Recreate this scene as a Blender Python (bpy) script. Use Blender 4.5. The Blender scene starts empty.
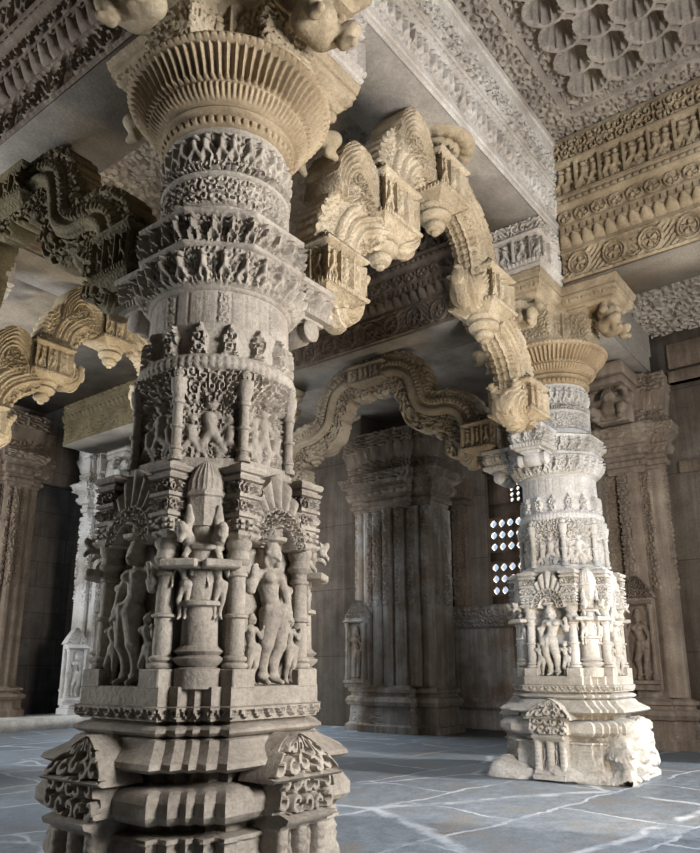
import bpy, math, random
import numpy as np
from mathutils import Matrix, Vector
PI = math.pi
C = bpy.context.scene.collection
S = 5.79                      # bay of the hall, pillar axis to pillar axis
rng = np.random.RandomState(7)

# ------------------------------------------------------------------ materials
def stone(name, c1, c2, c3, bump=.35, scale=3.0, rough=.85, cover=.5, blocks=None, wash=None, streak=0., carve=0):
    m = bpy.data.materials.new(name); m.use_nodes = True
    nt = m.node_tree; N = nt.nodes; L = nt.links
    b = N['Principled BSDF']; b.inputs['Roughness'].default_value = rough
    b.inputs['Specular IOR Level'].default_value = .25
    tc = N.new('ShaderNodeNewGeometry')
    def noise(sc, det=6, ro=.6, vec=None):
        n = N.new('ShaderNodeTexNoise'); n.inputs['Scale'].default_value = sc
        n.inputs['Detail'].default_value = det; n.inputs['Roughness'].default_value = ro
        L.new(vec or tc.outputs['Position'], n.inputs['Vector']); return n.outputs['Fac']
    def ramp(f, a, bb):
        r = N.new('ShaderNodeMapRange'); r.inputs[1].default_value = a; r.inputs[2].default_value = bb
        L.new(f, r.inputs[0]); return r.outputs[0]
    def mix(f, a, bb, mode='MIX'):
        x = N.new('ShaderNodeMix'); x.data_type = 'RGBA'; x.blend_type = mode
        if isinstance(f, float): x.inputs[0].default_value = f
        else: L.new(f, x.inputs[0])
        for k, v in ((6, a), (7, bb)):
            if isinstance(v, tuple): x.inputs[k].default_value = (*v, 1)
            else: L.new(v, x.inputs[k])
        return x.outputs[2]
    col = mix(ramp(noise(scale), .35, .65), c1, c2)
    col = mix(ramp(noise(scale*.37, 4), 1-cover-.08, 1-cover+.12), col, c3)
    fine = noise(38, 8, .7)
    col = mix(.55, col, mix(ramp(fine, .3, .7), (.42, .40, .38), (1.25, 1.22, 1.18)), 'MULTIPLY')
    if streak:
        mp = N.new('ShaderNodeMapping'); mp.inputs['Scale'].default_value = (9, 9, .5)
        L.new(tc.outputs['Position'], mp.inputs['Vector'])
        st = ramp(noise(1.0, 5, .6, mp.outputs[0]), .42, .62)
        col = mix(st, mix(streak, col, (.55, .5, .47), 'MULTIPLY'), col)
    hs = fine
    if blocks:
        mp = N.new('ShaderNodeMapping'); mp.inputs['Rotation'].default_value = blocks[1]
        L.new(tc.outputs['Position'], mp.inputs['Vector'])
        br = N.new('ShaderNodeTexBrick'); L.new(mp.outputs[0], br.inputs['Vector'])
        br.inputs['Scale'].default_value = 1; br.inputs['Brick Width'].default_value = blocks[0]*2.3
        br.inputs['Row Height'].default_value = blocks[0]; br.inputs['Mortar Size'].default_value = .006
        br.inputs['Color1'].default_value = (1, 1, 1, 1); br.inputs['Color2'].default_value = (.78, .76, .74, 1)
        br.inputs['Mortar'].default_value = (.3, .28, .26, 1)
        col = mix(.9, col, br.outputs['Color'], 'MULTIPLY')
    if wash:
        col = mix(ramp(noise(wash[1], 7, .65), wash[2], wash[2]+.12), col, wash[0])
    L.new(col, b.inputs['Base Color'])
    bp = N.new('ShaderNodeBump'); bp.inputs['Strength'].default_value = bump; bp.inputs['Distance'].default_value = .02
    mid = noise(14, 8, .65)
    ad = N.new('ShaderNodeMath'); ad.operation = 'ADD'; L.new(hs, ad.inputs[0]); L.new(mid, ad.inputs[1])
    L.new(ad.outputs[0], bp.inputs['Height']); out = bp.outputs[0]
    if carve:      # shallow all-over chiselled tracery
        nz = N.new('ShaderNodeTexNoise'); nz.inputs['Scale'].default_value = carve*.5; L.new(tc.outputs['Position'], nz.inputs['Vector'])
        vm = N.new('ShaderNodeVectorMath'); vm.operation = 'MULTIPLY_ADD'; L.new(nz.outputs['Color'], vm.inputs[0])
        vm.inputs[1].default_value = (.12,)*3; L.new(tc.outputs['Position'], vm.inputs[2])
        vo = N.new('ShaderNodeTexVoronoi'); vo.feature = 'SMOOTH_F1'; vo.inputs['Scale'].default_value = carve; L.new(vm.outputs[0], vo.inputs['Vector'])
        sn = N.new('ShaderNodeMath'); sn.operation = 'SINE'; ml = N.new('ShaderNodeMath'); ml.operation = 'MULTIPLY'; ml.inputs[1].default_value = 16
        L.new(vo.outputs['Distance'], ml.inputs[0]); L.new(ml.outputs[0], sn.inputs[0])
        b2 = N.new('ShaderNodeBump'); b2.inputs['Strength'].default_value = .30; b2.inputs['Distance'].default_value = .010
        L.new(sn.outputs[0], b2.inputs['Height']); L.new(out, b2.inputs['Normal']); out = b2.outputs[0]
    L.new(out, b.inputs['Normal'])
    return m

M = dict(
  grey=stone('weathered_grey_pink_sandstone', (.355,.31,.25), (.215,.185,.15), (.44,.395,.325), cover=.45, bump=.6),
  pale=stone('pale_limewashed_sandstone', (.44,.425,.39), (.28,.265,.235), (.56,.555,.54), cover=.5, bump=.5),
  ochre=stone('ochre_sandstone', (.38,.305,.20), (.22,.17,.105), (.48,.40,.275), cover=.42, bump=.5),
  arch=stone('cream_ochre_arch_stone', (.47,.385,.26), (.29,.225,.14), (.58,.495,.36), cover=.42, bump=.5, carve=24),
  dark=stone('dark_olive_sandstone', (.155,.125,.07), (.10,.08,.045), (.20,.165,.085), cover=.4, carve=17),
  bell=stone('golden_brown_capital_stone', (.33,.25,.155), (.21,.155,.09), (.41,.325,.21), cover=.4, bump=.4),
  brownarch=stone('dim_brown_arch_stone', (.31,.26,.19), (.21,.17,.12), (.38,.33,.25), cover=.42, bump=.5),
  brownlit=stone('brown_stone_with_painted_daylight', (.26,.215,.165), (.18,.145,.11), (.38,.375,.36), cover=.47, streak=.7),  # brown stone; its pale patches put daylight into the colour
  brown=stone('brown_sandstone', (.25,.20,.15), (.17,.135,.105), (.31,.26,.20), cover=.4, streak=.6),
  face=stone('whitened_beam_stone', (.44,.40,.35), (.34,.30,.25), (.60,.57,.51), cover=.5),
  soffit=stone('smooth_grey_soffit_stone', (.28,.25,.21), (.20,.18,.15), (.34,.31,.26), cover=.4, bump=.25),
  ceil=stone('carved_ceiling_stone', (.33,.295,.25), (.22,.19,.165), (.40,.36,.30), cover=.45, bump=.5),
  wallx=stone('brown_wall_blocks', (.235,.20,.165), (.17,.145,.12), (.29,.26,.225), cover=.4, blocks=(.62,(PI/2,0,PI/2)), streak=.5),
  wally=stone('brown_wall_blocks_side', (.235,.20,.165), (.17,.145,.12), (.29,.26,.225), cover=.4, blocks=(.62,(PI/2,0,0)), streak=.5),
)
def rot_fix(m):   # bricks: world position mapped so that rows run level
    return m

def floor_mat():
    m = bpy.data.materials.new('blue_grey_flagstones'); m.use_nodes = True
    nt = m.node_tree; N = nt.nodes; L = nt.links; b = N['Principled BSDF']
    g = N.new('ShaderNodeNewGeometry')
    def noise(sc,det=5,ro=.6):
        n=N.new('ShaderNodeTexNoise'); n.inputs['Scale'].default_value=sc; n.inputs['Detail'].default_value=det; n.inputs['Roughness'].default_value=ro
        L.new(g.outputs['Position'],n.inputs['Vector']); return n
    def mr(f,a,bb,c=0,d=1):
        r=N.new('ShaderNodeMapRange'); r.inputs[1].default_value=a; r.inputs[2].default_value=bb; r.inputs[3].default_value=c; r.inputs[4].default_value=d
        L.new(f,r.inputs[0]); return r.outputs[0]
    def mix(f,a,bb,mode='MIX'):
        x=N.new('ShaderNodeMix'); x.data_type='RGBA'; x.blend_type=mode
        if isinstance(f,float): x.inputs[0].default_value=f
        else: L.new(f,x.inputs[0])
        for k,vv in ((6,a),(7,bb)):
            if isinstance(vv,tuple): x.inputs[k].default_value=(*vv,1)
            else: L.new(vv,x.inputs[k])
        return x.outputs[2]
    def mth(op,a,bb):
        x=N.new('ShaderNodeMath'); x.operation=op
        for i,v in enumerate((a,bb)):
            if isinstance(v,(int,float)): x.inputs[i].default_value=v
            else: L.new(v,x.inputs[i])
        return x.outputs[0]
    nz=noise(1.1,8,.6)
    vm=N.new('ShaderNodeVectorMath'); vm.operation='MULTIPLY_ADD'; L.new(nz.outputs['Color'],vm.inputs[0]); vm.inputs[1].default_value=(.42,.42,0); L.new(g.outputs['Position'],vm.inputs[2])
    mp=N.new('ShaderNodeMapping'); mp.inputs['Rotation'].default_value=(0,0,.12); L.new(vm.outputs[0],mp.inputs['Vector'])
    br=N.new('ShaderNodeTexBrick'); L.new(mp.outputs[0],br.inputs['Vector']); br.inputs['Scale'].default_value=1; br.inputs['Brick Width'].default_value=1.9; br.inputs['Row Height'].default_value=1.15
    br.inputs['Mortar Size'].default_value=.022; br.inputs['Mortar Smooth'].default_value=.1; br.offset=.37; br.inputs['Color1'].default_value=(1,1,1,1); br.inputs['Color2'].default_value=(.45,.47,.5,1); br.inputs['Mortar'].default_value=(.8,.8,.8,1)
    mp2=N.new('ShaderNodeMapping'); mp2.inputs['Scale'].default_value=(.33,.42,0); L.new(vm.outputs[0],mp2.inputs['Vector'])
    v=N.new('ShaderNodeTexVoronoi'); v.feature='DISTANCE_TO_EDGE'; v.inputs['Scale'].default_value=1; L.new(mp2.outputs[0],v.inputs['Vector'])
    n2=noise(7,12,.82).outputs['Fac']; n3=noise(1.3,6,.65).outputs['Fac']; n4=noise(45,6,.8).outputs['Fac']
    crack=mr(v.outputs['Distance'],.004,.016,1,0)
    crack=mth('MULTIPLY',crack,mr(n3,.42,.55))
    lines=mth('MULTIPLY',br.outputs['Fac'],mr(n3,.40,.56,.15,1))
    e=mth('MAXIMUM',lines,crack)
    col=mix(mr(n2,.34,.66),(.07,.09,.112),(.27,.315,.36))
    col=mix(mr(n3,.52,.66),col,(.19,.175,.155))
    col=mix(mr(n4,.5,.62,0,.45),col,(.36,.40,.44))
    col=mix(.55,col,br.outputs['Color'],'MULTIPLY')
    col=mix(e,col,(.42,.46,.505))
    L.new(col,b.inputs['Base Color']); L.new(mr(n2,.3,.7,.42,.7),b.inputs['Roughness'])
    bp=N.new('ShaderNodeBump'); bp.inputs['Strength'].default_value=.5; bp.inputs['Distance'].default_value=.02
    L.new(mth('ADD',mth('MULTIPLY',e,.4),mth('ADD',n2,mth('MULTIPLY',n4,.3))),bp.inputs['Height']); L.new(bp.outputs[0],b.inputs['Normal'])
    return m
M['floor'] = floor_mat()

# ------------------------------------------------------------------ mesh tools
class MB:
    """collects vertices and faces of ONE mesh"""
    def __init__(s): s.v=[]; s.f=[]; s.n=0
    def add(s, V, F):
        V=np.asarray(V,float).reshape(-1,3); F=np.asarray(F,int)
        s.v.append(V); s.f.append(F+s.n); s.n+=len(V); return s
    def grid(s, P, cu=False, cv=False, flip=False):
        nu,nv=P.shape[:2]; I=np.arange(nu*nv).reshape(nu,nv)
        A=np.arange(nu if cu else nu-1); B=np.arange(nv if cv else nv-1)
        a,b=np.meshgrid(A,B,indexing='ij'); a2=(a+1)%nu; b2=(b+1)%nv
        F=np.stack([I[a,b],I[a2,b],I[a2,b2],I[a,b2]],-1).reshape(-1,4)
        if flip: F=F[:,::-1]
        return s.add(P.reshape(-1,3),F)
    def box(s, x0,x1,y0,y1,z0,z1, bev=0.):
        x0,x1=sorted((x0,x1)); y0,y1=sorted((y0,y1))
        if bev<=0:
            V=[(x,y,z) for z in(z0,z1) for y in(y0,y1) for x in(x0,x1)]
            F=[(0,2,3,1),(4,5,7,6),(0,1,5,4),(2,6,7,3),(0,4,6,2),(1,3,7,5)]
            return s.add(V,F)
        b=min(bev,(x1-x0)/3,(y1-y0)/3,(z1-z0)/3)
        rings=[]
        for z,d in((z0,b),(z0+b,0),(z1-b,0),(z1,b)):
            rings.append([(x0+d,y0+b+0*d,z),(x0+b,y0+d,z),(x1-b,y0+d,z),(x1-d,y0+b,z),(x1-d,y1-b,z),(x1-b,y1-d,z),(x0+b,y1-d,z),(x0+d,y1-b,z)])
        P=np.array(rings); s.grid(P,cv=True,flip=True)
        s.add(P[0],[(7,6,1,0),(6,5,2,1),(5,4,3,2)]); s.add(P[3],[(0,1,6,7),(1,2,5,6),(2,3,4,5)]); return s
    def lathe(s, prof, n=24, cx=0,cy=0, rib=0, ribd=0., sq=None):
        th=np.arange(n)/n*2*PI; P=[]
        for z,r in prof:
            rr=r*(1+ribd*np.abs(np.sin(th*rib/2)) ) if rib else r+0*th
            P.append(np.stack([cx+rr*np.cos(th),cy+rr*np.sin(th),z+0*th],-1))
        P=np.array(P); s.grid(P,cv=True,flip=True)
        for k,fl in((0,True),(-1,False)):
            V=np.vstack([P[k],P[k].mean(0)]); F=[(i,(i+1)%n,n,n) for i in range(n)]
            F=[(a,b,c) for a,b,c,_ in F]
            if fl: F=[f[::-1] for f in F]
            s.v.append(V); s.f.append(np.array(F)+s.n); s.n+=len(V)
        return s
    def xf(s, mat):
        m=np.array(mat); s.v=[v@m[:3,:3].T+m[:3,3] for v in s.v]; return s
    def merge(s,o):
        for v,f in zip(o.v,o.f): s.f.append(f-0)  # indices fixed below
        return s
    def mesh(s, name, smooth=True, angle=.7):
        me=bpy.data.meshes.new(name)
        V=np.vstack(s.v); me.vertices.add(len(V)); me.vertices.foreach_set('co',V.astype(np.float32).ravel())
        nl=sum(f.size for f in s.f); me.loops.add(nl); nf=sum(len(f) for f in s.f); me.polygons.add(nf)
        li=np.concatenate([f.ravel() for f in s.f]); ct=np.concatenate([np.full(len(f),f.shape[1]) for f in s.f])
        st=np.concatenate([[0],np.cumsum(ct)[:-1]])
        me.loops.foreach_set('vertex_index',li.astype(np.int32)); me.polygons.foreach_set('loop_start',st.astype(np.int32)); me.polygons.foreach_set('loop_total',ct.astype(np.int32))
        me.update(calc_edges=True); me.validate()
        if smooth:
            me.polygons.foreach_set('use_smooth',np.ones(len(me.polygons),bool))
            try: me.set_sharp_from_angle(angle=angle)
            except Exception: pass
        return me
    def build(s, name, mat, parent=None, smooth=True, loc=None, rz=0, angle=.7):
        return link(s.mesh(name,smooth,angle),name,mat,parent,loc,rz)

def link(me,name,mat,parent=None,loc=None,rz=0):
    if not me.materials: me.materials.append(mat)
    o=bpy.data.objects.new(name,me); C.objects.link(o)
    if parent is not None: o.parent=parent
    if loc is not None: o.location=loc
    o.rotation_euler=(0,0,rz)
    if parent is not None and mat is not None and me.materials[0]!=mat:
        o.material_slots[0].link='OBJECT'; o.material_slots[0].material=mat
    return o
def tag(o,label=None,cat=None,group=None,kind=None):
    for k,v in (('label',label),('category',cat),('group',group),('kind',kind)):
        if v: o[k]=v
    return o
def empty(name,loc,label,cat,group=None,rz=0):
    o=bpy.data.objects.new(name,None); C.objects.link(o); o.location=loc; o.rotation_euler=(0,0,rz)
    o['kind']='thing'; return tag(o,label,cat,group)

# smooth solids: a signed distance field turned into one closed surface
def snet(f, lo, hi, h):
    ax=[np.arange(a,b+h,h) for a,b in zip(lo,hi)]
    G=np.stack(np.meshgrid(*ax,indexing='ij'),-1); D=f(G)
    n=np.array(D.shape); inside=D<0
    cell=np.zeros(n-1,int)
    for i in(0,1):
        for j in(0,1):
            for k in(0,1): cell+=inside[i:n[0]-1+i,j:n[1]-1+j,k:n[2]-1+k]
    act=(cell>0)&(cell<8); idx=-np.ones(n-1,int); ii=np.argwhere(act); idx[act]=np.arange(len(ii))
    acc=np.zeros((len(ii),3)); cnt=np.zeros(len(ii))
    cor=[(i,j,k) for i in(0,1) for j in(0,1) for k in(0,1)]
    for a in range(8):
        for b in range(a+1,8):
            d=np.array(cor[b])-np.array(cor[a])
            if np.abs(d).sum()!=1: continue
            da=D[tuple((ii+cor[a]).T)]; db=D[tuple((ii+cor[b]).T)]; m=(da<0)!=(db<0)
            t=np.where(m,da/np.where(m,da-db,1),0)
            acc+=np.where(m[:,None],np.array(cor[a])+t[:,None]*d,0); cnt+=m
    V=(ii+acc/cnt[:,None])*h+np.array(lo); Fs=[]
    for axn in range(3):
        sl0=[slice(None)]*3; sl1=[slice(None)]*3; sl0[axn]=slice(0,-1); sl1[axn]=slice(1,None)
        a=inside[tuple(sl0)]; b=inside[tuple(sl1)]
        e=np.argwhere(a!=b); s=a[tuple(e.T)]
        u,w=[(1,2),(2,0),(0,1)][axn]
        ok=(e[:,u]>0)&(e[:,w]>0)&(e[:,u]<n[u]-1)&(e[:,w]<n[w]-1); e=e[ok]; s=s[ok]
        def g(du,dw):
            q=e.copy(); q[:,u]-=du; q[:,w]-=dw; return idx[tuple(q.T)]
        F=np.stack([g(1,1),g(0,1),g(0,0),g(1,0)],-1)
        F=np.where(s[:,None],F,F[:,::-1]); Fs.append(F[(F>=0).all(1)])
    return V,np.vstack(Fs)
def sdf_caps(parts,k=.02):
    P=[(np.array(a,float),np.array(b,float),ra,rb) for a,b,ra,rb in parts]
    def f(G):
        d=None
        for a,b,ra,rb in P:
            ab=b-a; L2=max((ab@ab),1e-9); t=np.clip(((G-a)@ab)/L2,0,1)
            q=np.linalg.norm(G-(a+t[...,None]*ab),axis=-1)-(ra+(rb-ra)*t)
            if d is None: d=q
            else:
                h=np.maximum(k-np.abs(d-q),0)/k; d=np.minimum(d,q)-h*h*k*.25
        return d
    return f
def solid(parts,k=.02,h=.008,extra=None):
    A=np.array([np.minimum(a,b)-max(ra,rb) for a,b,ra,rb in parts]).min(0)-2*h-k
    B=np.array([np.maximum(a,b)+max(ra,rb) for a,b,ra,rb in parts]).max(0)+2*h+k
    f=sdf_caps(parts,k); g=(lambda G:f(G)+extra(G)) if extra else f
    m=MB(); V,F=snet(g,A,B,h); m.add(V,F); return m

# ------------------------------------------------------------------ carving motifs: height 0..1 over a unit cell u,v in 0..1
def sm(x,a,b): t=np.clip((x-a)/(b-a),0,1); return t*t*(3-2*t)
def cap2(x,y,ax,ay,bx,by,ra,rb):
    dx,dy=bx-ax,by-ay; L=max(dx*dx+dy*dy,1e-9); t=np.clip(((x-ax)*dx+(y-ay)*dy)/L,0,1)
    d=np.hypot(x-ax-t*dx,y-ay-t*dy); r=ra+(rb-ra)*t
    return np.sqrt(np.clip(1-(d/r)**2,0,1))*r
def man(u,v,seed,asp=1.):
    """a small relief figure in the cell; asp = cell width / height"""
    r=random.Random(seed); x=(u-.5)*asp; h=0*u; J=lambda a:(r.random()-.5)*a
    sx=r.choice((-1,1)); hip=(J(.08),.42); ch=(hip[0]*.3+sx*.03,.66); hd=(ch[0]-sx*.02,.85)
    P=[(hip,ch,.085,.095),(hd,hd,.085,.085),((hd[0],.92),(hd[0],.97),.055,.03)]
    for s in(-1,1):
        kn=(hip[0]+s*(.10+r.random()*.12),.22+J(.1)); ft=(kn[0]-s*(.02+r.random()*.1),.04)
        P+=[((hip[0]+s*.04,.40),kn,.075,.055),(kn,ft,.05,.035)]
        el=(ch[0]+s*(.19+r.random()*.07),.6+J(.22)); ha=(el[0]+s*J(.16),el[1]+(.2 if r.random()<.6 else -.16))
        P+=[((ch[0]+s*.08,.72),el,.045,.04),(el,ha,.038,.035)]
    for (a,b,ra,rb) in P: h=np.maximum(h,cap2(x,v,*a,*b,ra,rb))
    return np.clip(h/.095,0,1)
def figs(n,asp=.6,K=5,seed=0,frame=0.,pair=False,bg=.26):
    def f(s,v,**k):
        t=s*n; i=np.floor(t).astype(int); u=t-i; h=0*s
        for q in range(K):
            m=(i%K)==q
            if m.any():
                if pair: hh=np.maximum(man(u[m]+.2,v[m],seed+q*3,asp),man(u[m]-.22,v[m],seed+q*3+1,asp))
                else: hh=man(u[m],v[m],seed+q,asp)
                h[m]=hh
        if bg: h=np.maximum(h,bg*arab(n*2.6,3.2,seed,1.7)(s,v))
        if frame: h=np.maximum(h,sm(np.abs(u-.5),.5-frame,.5-frame*.6))
        return h
    return f
def arab(n,m=1,seed=0,dens=2.1):
    """scrolling tendrils: a spiral in each jittered cell"""
    R=np.random.RandomState(seed+11); T=R.rand(64,64,3)
    def f(s,v,**k):
        X=s*n; Y=v*m; best=np.full(s.shape,9.); out=0*s
        for di in(-1,0,1):
            for dj in(-1,0,1):
                i=np.floor(X).astype(int)+di; j=np.floor(Y).astype(int)+dj
                t=T[i%64,j%64]; dx=X-(i+.3+.4*t[...,0]); dy=Y-(j+.3+.4*t[...,1]); d=np.hypot(dx,dy)
                sg=np.where((i+j)%2==0,1,-1); h=.5+.5*np.cos(2*PI*d*dens+sg*np.arctan2(dy,dx)+t[...,2]*6)
                b=d<best; out=np.where(b,h*(.55+.45*np.cos(np.clip(d*1.6,0,PI/2))),out); best=np.where(b,d,best)
        return sm(out,.28,.62)
    return f
def flutes(n,p=1.): return lambda s,v,**k: np.abs(np.sin(s*n*PI))**p
def beads(n): return lambda s,v,**k: np.sqrt(np.clip(1-(2*((s*n)%1)-1)**2*1.1-(2*v-1)**2*1.1,0,1))
def petals(n,up=True):
    def f(s,v,**k):
        u=2*((s*n)%1)-1; w=v if up else 1-v; r=np.sqrt(np.clip(1-w**3,0,1)); x=u/np.maximum(r,.05)
        return np.where(np.abs(x)<1,np.sqrt(np.clip(1-x*x,0,1))*.8+.2,0)*sm(1-w,0,.1)
    return f
def teeth(n):
    def f(s,v,**k):
        u=np.abs(2*((s*n)%1)-1); e=.15+.75*u**1.6; hole=np.hypot(u*.8,(v-.62)*1.6)<.25
        return np.where(v>e,1.,0.)*np.where(hole,.45,1)
    return f
def dentil(n,duty=.55): return lambda s,v,**k: sm(.5*duty+.04-np.abs(((s*n)%1)-.5),0,.06)
def lozenge(n,m=1): return lambda s,v,**k: sm(np.abs(np.sin(s*n*PI)*1.)*np.abs(np.sin(v*m*PI)),.25,.5)
def ropes(n): return lambda s,v,**k: np.sqrt(np.clip(1-(2*v-1)**2,0,1))*(.6+.4*np.sin((s*n+v*.8)*2*PI))
def scroll(n):
    def f(s,v,**k):
        t=s*n; i=np.floor(t); u=t-i; d=np.hypot((u-.5)*1.25,v-.5); a=np.arctan2(v-.5,(u-.5)*1.25)
        ring=np.exp(-((d-.38)/.045)**2)+np.exp(-((d-.28)/.025)**2)*.8
        ros=np.where(d<.25,(.5+.5*np.cos(a*5+i*2.1))*sm(.25-d,0,.05)*.8+ .5*np.exp(-(d/.06)**2),0)
        y=.5+.46*np.cos((t)*PI); vine=(np.exp(-((v-y)/.06)**2)+.7*np.exp(-((v-y-.14)/.03)**2))*sm(d,.38,.46)
        leaf=np.where(d>.42,.55*(.5+.5*np.sin(30*(u+v*np.sign(y-.5))))*sm(d,.42,.5),0)
        e=np.exp(-((v-.02)/.03)**2)+np.exp(-((v-.98)/.03)**2)
        return np.clip(ring+ros+vine+leaf+e,0,1)
    return f
def medal(n):
    def f(s,v,**k):
        u=(s*n)%1; d=np.hypot(u-.5,v-.5)*2; a=np.arctan2(v-.5,u-.5)
        return np.clip(np.exp(-((d-.82)/.09)**2)+np.where(d<.68,(.35+.5*np.cos(a*3+4*d))*sm(.68-d,0,.1),0),0,1)
    return f
def leafs(n,seed=0):
    ar=arab(n*3,3,seed)
    def f(s,v,**k):
        u=np.abs(2*((s*n)%1)-1); w=.62*np.sqrt(np.clip(1-v,0,1))*(1-.25*np.sin(v*9)); inn=sm(w-u,0,.08)
        return inn*(.45+.55*ar(s,v))*(1-.5*sm(v,.8,1))
    return f
def niche(n,seed=0,pairs=True):
    """cells with a carved arch above and dancers below"""
    ar=arab(n*7,3,seed)
    def fg(s,v):
        t=s*n; i=np.floor(t).astype(int); u=t-i; h=0*s
        for q in range(4):
            m=(i%4)==q
            a=man(u[m],v[m],seed+q*7,.80); b=man(u[m]+.27,v[m]*1.35,seed+q*7+1,1.0); c=man(u[m]-.27,v[m]*1.35,seed+q*7+2,1.0)
            e=.45*arab(9,9,seed,1.6)(u[m],v[m])
            h[m]=np.maximum.reduce([a,b*.85,c*.85,e])
        return h
    def f(s,v,**k):
        u=np.abs(2*((s*n)%1)-1); top=.72-.10*np.abs(np.cos(u*PI*1.5)); isar=sm(v-top,0,.03)
        a=ar(s,(v-.6)/.4)
        g=fg(s,np.clip(v/.74,0,1.2)); fl=sm(.05-v,0,.02)
        return np.clip(np.maximum.reduce([isar*(.45+.55*a),g*(1-isar)*.95,fl]),0,1)
    return f
def mixf(*fs):
    """stack bands inside a band: (v0,v1,f,amp)"""
    def f(s,v,**k):
        h=0*s
        for a,b,g,amp in fs:
            m=(v>=a)&(v<b)
            if m.any(): h[m]=g(s[m],(v[m]-a)/(b-a))*amp
        return h
    return f
def flat(c=1.): return lambda s,v,**k: c+0*s

# plan polygons: list of corner points (ccw), offset by mitres
def plan(pts, ds):
    P=np.array(pts,float); n=len(P); out=[];mit=[];arc=[]; a=0
    def nrm(i):
        e=P[(i+1)%n]-P[i]; e/=np.linalg.norm(e); return np.array([e[1],-e[0]])
    ms=[]
    for i in range(n):
        a1,a2=nrm(i-1),nrm(i); b=a1+a2; ms.append(b/(b@b)*2 if (b@b)>1e-6 else a1)
    for i in range(n):
        L=np.linalg.norm(P[(i+1)%n]-P[i]); k=max(1,int(math.ceil(L/ds)))
        for j in range(k):
            t=j/k; out.append(P[i]*(1-t)+P[(i+1)%n]*t); mit.append(ms[i]*(1-t)+ms[(i+1)%n]*t); arc.append(a+L*t)
        a+=L
    return np.array(out),np.array(mit),np.array(arc)/a
def circle(r,n): 
    t=np.arange(n)/n*2*PI; d=np.stack([np.cos(t),np.sin(t)],-1); return d*r,d,t/(2*PI)
def ngon(r,k=8,ph=PI/8): return [(r*math.cos(ph+i*2*PI/k),r*math.sin(ph+i*2*PI/k)) for i in range(k)]
def stepped(a,w,st=(.07,.07),n=2):
    """cruciform plan, faces at distance a with half width w, n steps inwards at every corner; starts at the (+,-) re-entrant corner"""
    q=[]; x,y=a,w
    q.append((x,y))
    for i in range(n):
        x-=st[0]; q.append((x,y)); y=min(y+st[1],x); q.append((x,y))
    half=q                                   # from face corner (a,w) to diagonal
    full=half+[(py,px) for px,py in half[::-1]]
    dd=[]
    for p in full:
        if not dd or abs(dd[-1][0]-p[0])+abs(dd[-1][1]-p[1])>1e-6: dd.append(p)
    pts=[]
    for r in range(4):
        c,s=[(1,0),(0,1),(-1,0),(0,-1)][r]
        pts+=[(c*x-s*y,s*x+c*y) for x,y in dd]
    k=len(dd)//2
    return pts[-k:]+pts[:-k] if False else pts
def loft(pl, prof, bands=(), dz=.02, bulge=None):
    """prof: [(z,offset)], bands: [(z0,z1,fn,depth)]; walls between z0 and z1 sampled every dz, mouldings kept sharp"""
    P,Mi,sarc=pl; zs=[]; off=[]
    for (z0,o0),(z1,o1) in zip(prof[:-1],prof[1:]):
        L=math.hypot(z1-z0,o1-o0); k=max(1,int(math.ceil(abs(z1-z0)/dz))) if any(b[0]<z1-1e-6 and b[1]>z0+1e-6 for b in bands) else 1
        for j in range(k): zs.append(z0+(z1-z0)*j/k); off.append(o0+(o1-o0)*j/k)
    zs.append(prof[-1][0]); off.append(prof[-1][1]); zs=np.array(zs); off=np.array(off)
    Sg,Zg=np.meshgrid(sarc,zs,indexing='xy'); O=np.repeat(off[:,None],len(sarc),1)
    for z0,z1,fn,dep in bands:
        m=(Zg>=z0-1e-6)&(Zg<=z1+1e-6)
        v=(Zg[m]-z0)/(z1-z0)
        O[m]+=fn(Sg[m],np.clip(v,0,.9999))*dep
    XY=P[None]+Mi[None]*O[...,None]
    V=np.concatenate([XY,Zg[...,None]],-1)
    m=MB(); m.grid(V,cv=True,flip=True)
    n=V.shape[1]
    for k,fl in((0,True),(-1,False)):
        R=np.vstack([V[k],V[k].mean(0)]); F=[(i,(i+1)%n,n) for i in range(n)]
        if fl: F=[f[::-1] for f in F]
        m.v.append(R); m.f.append(np.array(F)+m.n); m.n+=len(R)
    return m
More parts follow.
